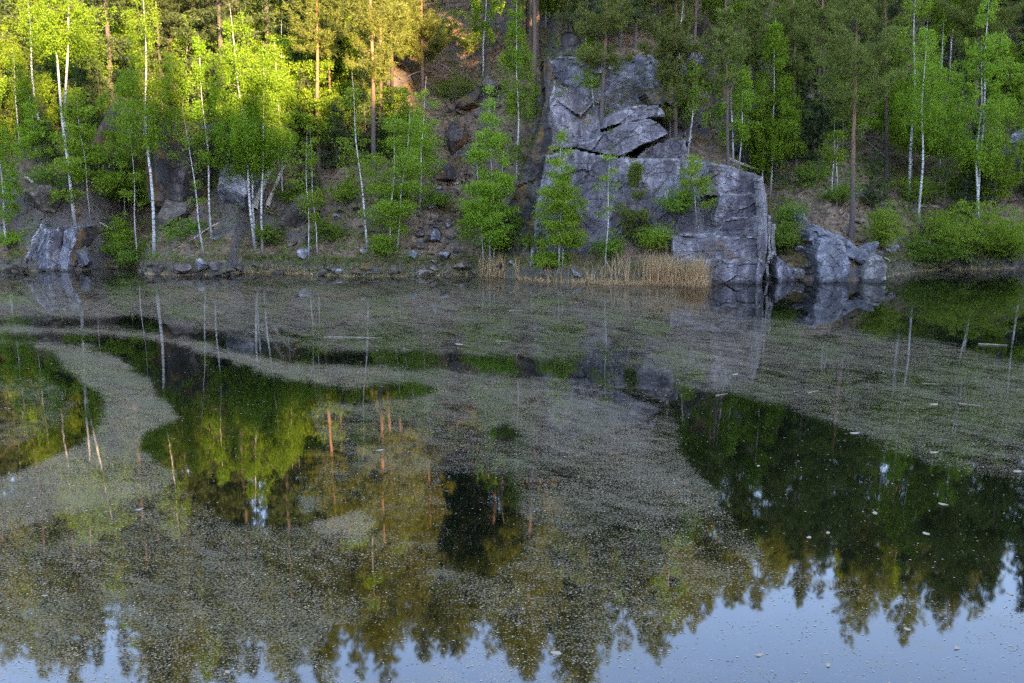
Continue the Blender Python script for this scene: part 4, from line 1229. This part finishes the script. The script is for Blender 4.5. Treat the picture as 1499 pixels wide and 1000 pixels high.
# undergrowth: nobody could count it
def undergrowth(n):
    g = Geo()
    a = rng.uniform(-30, 1530, n); Y = rng.uniform(45, 78, n)
    X = (a - 749.5) / F * (Y * 1.0)
    t = Y - shore(X)
    dens = fbm(X * 0.35, Y * 0.35, 0, 3, 91)
    ok = (t > 0.25) & (dens > 0.05) & ~((X > -0.5) & (X < 11) & (Y < 53)) & ~((np.abs(X + 3.2) < 1.4) & (rng.uniform(size=n) < 0.8))
    X, Y = X[ok], Y[ok]
    Z = T(X, Y)
    m = 12
    C = np.stack([X, Y, Z], -1)[:, None] + rng.normal(size=(len(X), m, 3)) * np.array([0.16, 0.16, 0.06]) + np.array([0, 0, 1.0]) * (rng.gamma(2.0, 0.12, len(X)))[:, None, None]
    V, Q = leaf_quads(rng, C.reshape(-1, 3), 0.09, 0.1)
    g.add(V, Q)
    return g
tag(link('undergrowth', undergrowth(17000).mesh('undergrowth', [M['shrub_leaf']])), 'low leafy undergrowth scattered over the forest floor', 'undergrowth', None, 'stuff')

def blades(n, X, Y, hmin, hmax, width, spread=0.25):
    Z = T(X, Y)
    h = rng.uniform(hmin, hmax, len(X))
    B = np.stack([X, Y, np.maximum(Z, 0) - 0.03], -1)
    az = rng.uniform(0, 6.3, len(X))
    W = np.stack([np.cos(az), np.sin(az), az * 0], -1) * width
    L = np.stack([rng.normal(size=len(X)) * spread, rng.normal(size=len(X)) * spread, np.ones(len(X))], -1)
    mid = B + L * (h * 0.55)[:, None] * np.array([0.7, 0.7, 1])
    tip = B + L * h[:, None] * np.array([1.4, 1.4, 1])
    V = np.stack([B - W, B + W, mid + W * 0.7, mid - W * 0.7, tip], 1).reshape(-1, 3)
    k = np.arange(len(X)) * 5
    return V, np.stack([k, k + 1, k + 2, k + 3], -1), np.stack([k + 3, k + 2, k + 4], -1)

def strip(px0, px1, t0, t1, n):
    a = rng.uniform(px0, px1, n)
    Y0 = 44.5
    X = (a - 749.5) / F * (Y0 + 1.0)
    return X, shore(X) + rng.uniform(t0, t1, n)
g = Geo()
for args, hh in [((340, 700, -0.05, 0.7, 4200), (0.12, 0.4)), ((1290, 1520, 0.0, 0.9, 2200), (0.12, 0.4)), ((-40, 340, 0.0, 0.9, 2600), (0.1, 0.3)), ((690, 1040, 0.0, 0.9, 2200), (0.15, 0.5))]:
    X, Y = strip(*args)
    V, Q, Tt = blades(len(X), X, Y, hh[0], hh[1], 0.009, 0.35); g.add(V, Q, Tt)
tag(link('grass', g.mesh('grass', [M['grass_blade']])), 'short grass along the far waterline', 'grass', None, 'stuff')

g = Geo()
for (p0, p1, t0, t1, n, h0, h1) in [(885, 1048, -0.35, 0.35, 420, 0.7, 1.6), (930, 1040, -0.40, 0.2, 330, 0.8, 1.5), (790, 890, -0.3, 0.3, 130, 0.3, 0.8), (760, 1060, -0.50, -0.25, 1500, 0.10, 0.34), (700, 760, -0.1, 0.5, 260, 0.3, 0.8), (960, 1058, -0.5, -0.1, 500, 0.2, 0.6)]:
    X, Y = strip(p0, p1, t0, t1, n)
    cl = rng.integers(0, 26, n); X = np.clip(X.min() + (X.max() - X.min()) * np.clip(rng.uniform(0, 1, 26)[cl] + rng.normal(size=n) * 0.035, 0, 1), X.min(), X.max()); Y = shore(X) + rng.uniform(t0, t1, n)
    V, Q, Tt = blades(n, X, Y, h0, h1, 0.013, 0.17 if h1 > 0.5 else 0.45); g.add(V, Q, Tt)
tag(link('reeds', g.mesh('reeds', [M['dry_reed']])), 'dry straw coloured reeds standing in the water before the cliff', 'reeds', None, 'stuff')

g = Geo()
for args, hh in [((330, 480, -0.15, 0.25, 900), (0.08, 0.28)), ((480, 740, -0.1, 0.3, 800), (0.08, 0.25)), ((-40, 330, -0.1, 0.3, 500), (0.08, 0.22)), ((1290, 1520, -0.05, 0.3, 500), (0.08, 0.22))]:
    X, Y = strip(*args)
    V, Q, Tt = blades(len(X), X, Y, hh[0], hh[1], 0.011, 0.5); g.add(V, Q, Tt)
tag(link('dry_grass', g.mesh('dry_grass', [M['dry_reed']])), 'pale dead grass lying along the far waterline', 'grass', None, 'stuff')

# fallen branches on the slope
for q in range(34):
    a = rng.choice([rng.uniform(20, 740), rng.uniform(1150, 1490)]); b = rng.uniform(200, 385)
    P = hit(a, b)
    r_ = np.random.default_rng(800 + q); L = r_.uniform(0.8, 2.6); az = r_.uniform(0, 6.3)
    dx, dy = math.cos(az) * L, math.sin(az) * L
    dz = ground(P[0] + dx, P[1] + dy) - ground(P[0], P[1])
    C = curve_pts(0, (dx, dy, dz), r_, 7, 0.03)
    g = Geo(); g.tube(C, np.linspace(0.04, 0.012, 7), 5)
    for k in range(4):
        f = r_.uniform(0.3, 0.9); s_ = np.linspace(0, 1, 3)[:, None]; az2 = az + r_.choice([-0.8, 0.8])
        g.tube(on_curve(C, np.array([f])) + s_ * r_.uniform(0.2, 0.5) * np.array([[math.cos(az2), math.sin(az2), 0.4]]), np.linspace(0.014, 0.005, 3), 3)
    o = link('fallen_branch', g.mesh('fallen_branch', [M['dark_twig' if q % 3 else 'dead_wood']]), None, P + np.array([0, 0, 0.06]))
    tag(o, 'fallen branch lying on the forest floor ' + ('left of the cliff' if a < 760 else 'right of the cliff'), 'branch', 'fallen branches ' + ('left of the cliff' if a < 760 else 'right of the cliff'))

# litter of dry leaves and twigs on the slope
n = 40000
a = rng.uniform(-30, 1530, n); Y = rng.uniform(44, 74, n); X = (a - 749.5) / F * Y
ok = (Y - shore(X) > 0.1) & ~((X > -0.5) & (X < 11) & (Y < 51))
C = np.stack([X, Y, T(X, Y) + 0.02], -1)[ok]
V, Q = leaf_quads(rng, C, 0.16, 0.0)
tag(link('leaf_litter', mesh_from('leaf_litter', V, quads=Q, mats=[M['dry_leaf']])), 'dry brown leaves lying on the forest floor', 'leaf litter', None, 'stuff')

# moss tufts and small plants rooted in the cliff's ledges
pv = []
for o in cliff.children:
    me = o.data
    co = np.zeros(len(me.vertices) * 3, np.float32); me.vertices.foreach_get('co', co)
    no = np.zeros(len(me.vertices) * 3, np.float32); me.vertices.foreach_get('normal', no)
    co = co.reshape(-1, 3); no = no.reshape(-1, 3)
    pick = (no[:, 2] > 0.55) & (co[:, 2] > 0.3) & (fbm(co[:, 0] * 0.9, co[:, 1] * 0.9, co[:, 2] * 0.9, 3, 95) > 0.12)
    pv.append(co[pick])
pv = np.concatenate(pv)
pv = pv[rng.permutation(len(pv))[:700]]
C = pv[:, None] + rng.normal(size=(len(pv), 9, 3)) * np.array([0.10, 0.08, 0.04]) + np.array([0, -0.03, 0.05])
V, Q = leaf_quads(rng, C.reshape(-1, 3), 0.08, -0.4)
tag(link('ledge_plants', mesh_from('ledge_plants', V, quads=Q, mats=[M['grass_blade']])), 'small grassy tufts growing in the ledges of the cliff', 'plants', None, 'stuff')

# fallen dead trunks
def dead_log(p, q_, r0, lab, mat='dead_wood', grp=None):
    A = hit(*p); B = hit(*q_)
    A = A + np.array([0, -0.1, r0]); B = B + np.array([0, -0.1, r0 * 0.8])
    r_ = np.random.default_rng(int(p[0]))
    g = Geo(); P = curve_pts(0, B - A, r_, 10, 0.015)
    P[1:-1, 2] += 0.08
    g.tube(P, np.linspace(r0, r0 * 0.45, 10), 8)
    o = link('dead_log', g.mesh('dead_log', [M[mat]], True), None, A)
    tag(o, lab, 'log', grp)
dead_log((372, 312), (404, 236), 0.20, 'thick pale dead log lying up the slope behind the brightest birch group')
dead_log((392, 306), (418, 245), 0.13, 'thinner pale dead log lying beside the thick dead log')
dead_log((40, 262), (84, 300), 0.09, 'pale fallen stem lying on the mound at the left')
dead_log((1062, 236), (1120, 258), 0.10, 'pale fallen stem on top of the cliff corner')
dead_log((1270, 372), (1302, 384), 0.06, 'thin fallen stem behind the round pale boulder')

# ------------------------------------------------------------------ things afloat
def floating_stick(px, py, length_px, ang, rad, lab, cat='stick', branch=0, name='floating_stick', mat='wet_wood'):
    P = at_water(px, py)
    L = length_px * P[1] / F
    r_ = np.random.default_rng(int(px * 7 + py))
    C = curve_pts(0, (L, 0, 0.0), r_, 8, 0.015) - np.array([L / 2, 0, 0])
    g = Geo(); g.tube(C, np.linspace(rad * 0.6, rad * 0.25, 8), 6)
    for k in range(branch):
        f = r_.uniform(0.3, 0.8); s = np.linspace(0, 1, 3)[:, None]
        g.tube(on_curve(C, np.array([f])) + s * L * 0.25 * np.array([[0.6, r_.choice([-0.8, 0.8]), 0.05]]), np.linspace(rad * 0.5, rad * 0.2, 3), 4)
    o = link(name, g.mesh(name, [M[mat]], True), None, (P[0], P[1], rad * 0.2))
    o.rotation_euler = (0, 0, ang)
    tag(o, lab, cat)
floating_stick(520, 494, 82, -0.1, 0.05, 'longest pale floating stick with a side twig left of the middle', branch=2)
floating_stick(1453, 506, 40, -0.2, 0.06, 'straight pale floating stick near the right edge')
floating_stick(1190, 575, 30, 0.7, 0.035, 'short floating stick slanting in the right speckled film')
floating_stick(1363, 563, 26, -0.2, 0.03, 'thin floating stick above the dark open water at right')
floating_stick(1421, 594, 34, -0.5, 0.035, 'pale floating stick near the edge of the right film')
floating_stick(1056, 579, 26, 0.6, 0.03, 'floating stick at the upper tip of the dark open water')
floating_stick(756, 454, 22, 0.0, 0.03, 'tiny floating stick in front of the reeds')
floating_stick(738, 499, 24, 0.1, 0.025, 'thin floating stick right of the floating bark piece')
floating_stick(484, 493, 20, 0.3, 0.03, 'small floating twig at the left end of the longest stick')

def floating_leaf(px, py, w_px, lab, name='floating_leaf', cat='leaf', seed=0, grp=None, thick=0.012):
    P = at_water(px, py)
    w = 0.8 * w_px * np.linalg.norm(P - CAM) / F
    r_ = np.random.default_rng(seed + int(px))
    n = 11
    a = np.arange(n) * 2 * math.pi / n
    rad = w / 2 * (0.75 + 0.4 * r_.uniform(size=n))
    rad[0] *= 1.25
    top = np.stack([np.cos(a) * rad, np.sin(a) * rad * 0.7, 0.005 + 0.004 * np.sin(2 * a + 1)], -1)
    bot = top * np.array([1, 1, 0]) - np.array([0, 0, 0.004])
    V = np.concatenate([top, bot, [[0, 0, 0.006]], [[0, 0, -0.004]]])
    i = np.arange(n); j = (i + 1) % n
    Tt = np.concatenate([np.stack([i, j, np.full(n, 2 * n)], -1), np.stack([n + j, n + i, np.full(n, 2 * n + 1)], -1)])
    o = link(name, mesh_from(name, V, quads=np.stack([i, n + i, n + j, j], -1), tris=Tt, mats=[M['floating_leaf']]), None, (P[0], P[1], 0.002))
    o.rotation_euler = (0, 0, r_.uniform(0, 6.3))
    return tag(o, lab, cat, grp)
floating_leaf(203, 747, 12, 'single pale pink floating leaf in the lower left film')
floating_leaf(673, 505, 16, 'pale floating bark piece left of the reed reflections', name='floating_bark', cat='bark')
floating_leaf(1250, 635, 15, 'pale floating leaf on the lower edge of the right film')
floating_leaf(1367, 663, 12, 'round pale leaf floating near the right end of the film edge')
floating_leaf(1380, 739, 14, 'pale crumpled leaf floating on the dark water at right')
floating_leaf(1356, 782, 13, 'pale leaf floating above the reflected trunks at right')
floating_leaf(1281, 752, 11, 'small leaf floating in the middle of the dark green water')
floating_leaf(1110, 683, 7, 'tiny pale leaf floating on the dark water left part')
floating_leaf(1212, 781, 10, 'cream leaf floating just above the reflected treetops')
floating_leaf(1184, 788, 10, 'cream leaf floating left of another above the reflected treetops')
floating_leaf(1401, 950, 12, 'pale leaf floating alone on the blue reflection at lower right')
floating_leaf(1112, 960, 14, 'tan leaf floating on the blue reflection at lower middle right')
floating_leaf(1490, 691, 14, 'pale leaf floating at the right edge of the film')
floating_leaf(1328, 922, 13, 'tan leaf floating on blue water below the reflected treetops')
floating_leaf(1478, 870, 11, 'pale leaf floating at the right edge among reflected treetops')
floating_leaf(815, 957, 18, 'cluster like pale leaf floating low in the middle')
floating_leaf(1212, 975, 13, 'tan leaf floating near the bottom edge')
floating_leaf(333, 985, 11, 'pale leaf floating near the bottom edge at left')
floating_leaf(66, 873, 9, 'pale leaf floating at the lower left edge of the film')
floating_leaf(556, 660, 13, 'pale leaf floating over the reflected orange trunks')
floating_leaf(1075, 549, 12, 'leaf floating below the cliff corner reflection')
floating_leaf(1368, 593, 14, 'leaf floating in the middle of the right film')

# flakes of drifting plant litter
n = 170000
a = rng.uniform(-40, 1540, n); b = 402 + (1010 - 402) * rng.uniform(size=n) ** 0.9
fd = film_at(a, b)
big = fbm(a / 40, b / 18, 0, 3, 101)
ok = rng.uniform(size=n) < np.clip((fd * 0.6 + 0.02) * (0.35 + 1.3 * sstep(-0.3, 0.7, big)), 0.01, 0.7)
a, b = a[ok], b[ok]
P = at_water(a, b)
P = P[(P[:, 1] < shore(P[:, 0]) - 0.3)]
m = len(P)
dist = np.linalg.norm(P - CAM, axis=1)
sz = np.minimum(rng.lognormal(-0.4, 0.7, m), 1.8) * (0.22 + 0.026 * dist) * 0.020
az = rng.uniform(0, 6.3, m)
U = np.stack([np.cos(az), np.sin(az), 0 * az], -1) * sz[:, None]
Wv = np.stack([-np.sin(az), np.cos(az), 0 * az], -1) * (sz * rng.uniform(0.2, 0.55, m))[:, None]
P[:, 2] = 0.005
lift = np.array([0, 0, 1.0]) * (0.04 * sz)[:, None]
V = np.stack([P - U, P - Wv + lift, P + U, P + Wv + lift], 1).reshape(-1, 3)
tag(link('floating_litter', mesh_from('floating_litter', V, quads=np.arange(4 * m).reshape(-1, 4), mats=[M['floating_flake']])),
    'small pale flakes of plant litter drifting on the lake', 'floating litter', None, 'stuff')

# ------------------------------------------------------------------ unseen woods behind the camera, added on the ridge to block the low sun
g = Geo()
for q in range(800):
    X = rng.uniform(-70, 115); Y = rng.uniform(-55, -28)
    h = rng.uniform(4.5, 7.0); w = rng.uniform(0.9, 1.5)
    z = ground(X, Y)
    for k in range(9):
        f = k / 9.0
        zz = z + h * (0.12 + 0.88 * f); rr = w * (1 - f) ** 0.8 + 0.1
        aa = np.arange(7) * 2 * math.pi / 7 + rng.uniform(0, 1)
        ring = np.stack([X + np.cos(aa) * rr * rng.uniform(.6, 1.2, 7), Y + np.sin(aa) * rr * rng.uniform(.6, 1.2, 7), np.full(7, zz - 0.35 * rr)], -1)
        V = np.concatenate([ring, [[X, Y, zz + h * 0.12]]])
        i = np.arange(7); g.add(V, tris=np.stack([i, (i + 1) % 7, np.full(7, 7)], -1))
    g.tube(np.array([[X, Y, z - 0.2], [X, Y, z + h * 0.5]]), np.array([0.16, 0.1]), 5)
tag(link('sun_block_woods', g.mesh('sun_block_woods', [M['spruce_needle']])), 'unseen spruce woods added on the near bank ridge to block the low sun', 'woods', None, 'stuff')

# ------------------------------------------------------------------ labels that single out the trees of the forest behind
LAND = [(10, 'the left edge birch'), (108, 'the forked white birch'), (220, 'the tall thick white birch'), (295, 'the slender straight birch'), (368, 'the brightest birch group'),
        (467, 'the free standing reddish pine'), (530, 'the leaning bare stemmed birch'), (575, 'the sunlit pine group'), (640, 'the scree gully'), (712, 'the green birch trio'),
        (757, 'the tall narrow birch'), (838, 'the grey rock knoll'), (885, 'the golden crowned cliff pine'), (990, 'the tall orange trunked pine'), (1070, 'the cliff corner block'),
        (1133, 'the bright drooping birch'), (1180, 'the stepped grey rock'), (1246, 'the big dark pine'), (1340, 'the two hanging birches'), (1432, 'the broad two stemmed birch'), (1500, 'the right edge birch')]
ORD = ['first', 'second', 'third', 'fourth', 'fifth', 'sixth', 'seventh', 'eighth', 'ninth', 'tenth', 'eleventh', 'twelfth', 'thirteenth', 'fourteenth', 'fifteenth',
       'sixteenth', 'seventeenth', 'eighteenth', 'nineteenth', 'twentieth']
KINDS = {'background pines': 'dark forest pine', 'background spruces': 'dark pointed spruce', 'background birches': 'pale stemmed forest birch', 'young birches': 'young green birch',
         'young spruces': 'young dark spruce', 'leafless saplings': 'thin leafless sapling', 'fallen branches': 'fallen branch'}
bins = {}
for o in COL.objects:
    gname = o.get('group', '') if o.parent is None else ''
    for kk, noun in KINDS.items():
        if gname.startswith(kk):
            px, _ = project(np.array(o.location))
            land = min(LAND, key=lambda l: abs(l[0] - px))[1]
            bins.setdefault((noun, land), []).append(o)
for (noun, land), obs in bins.items():
    obs.sort(key=lambda o: o.location.y)
    for q, o in enumerate(obs):
        if len(obs) == 1: o['label'] = 'only %s on the slope in line with %s' % (noun, land)
        else: o['label'] = '%s %s up the slope in line with %s' % (ORD[min(q, 19)], noun, land)
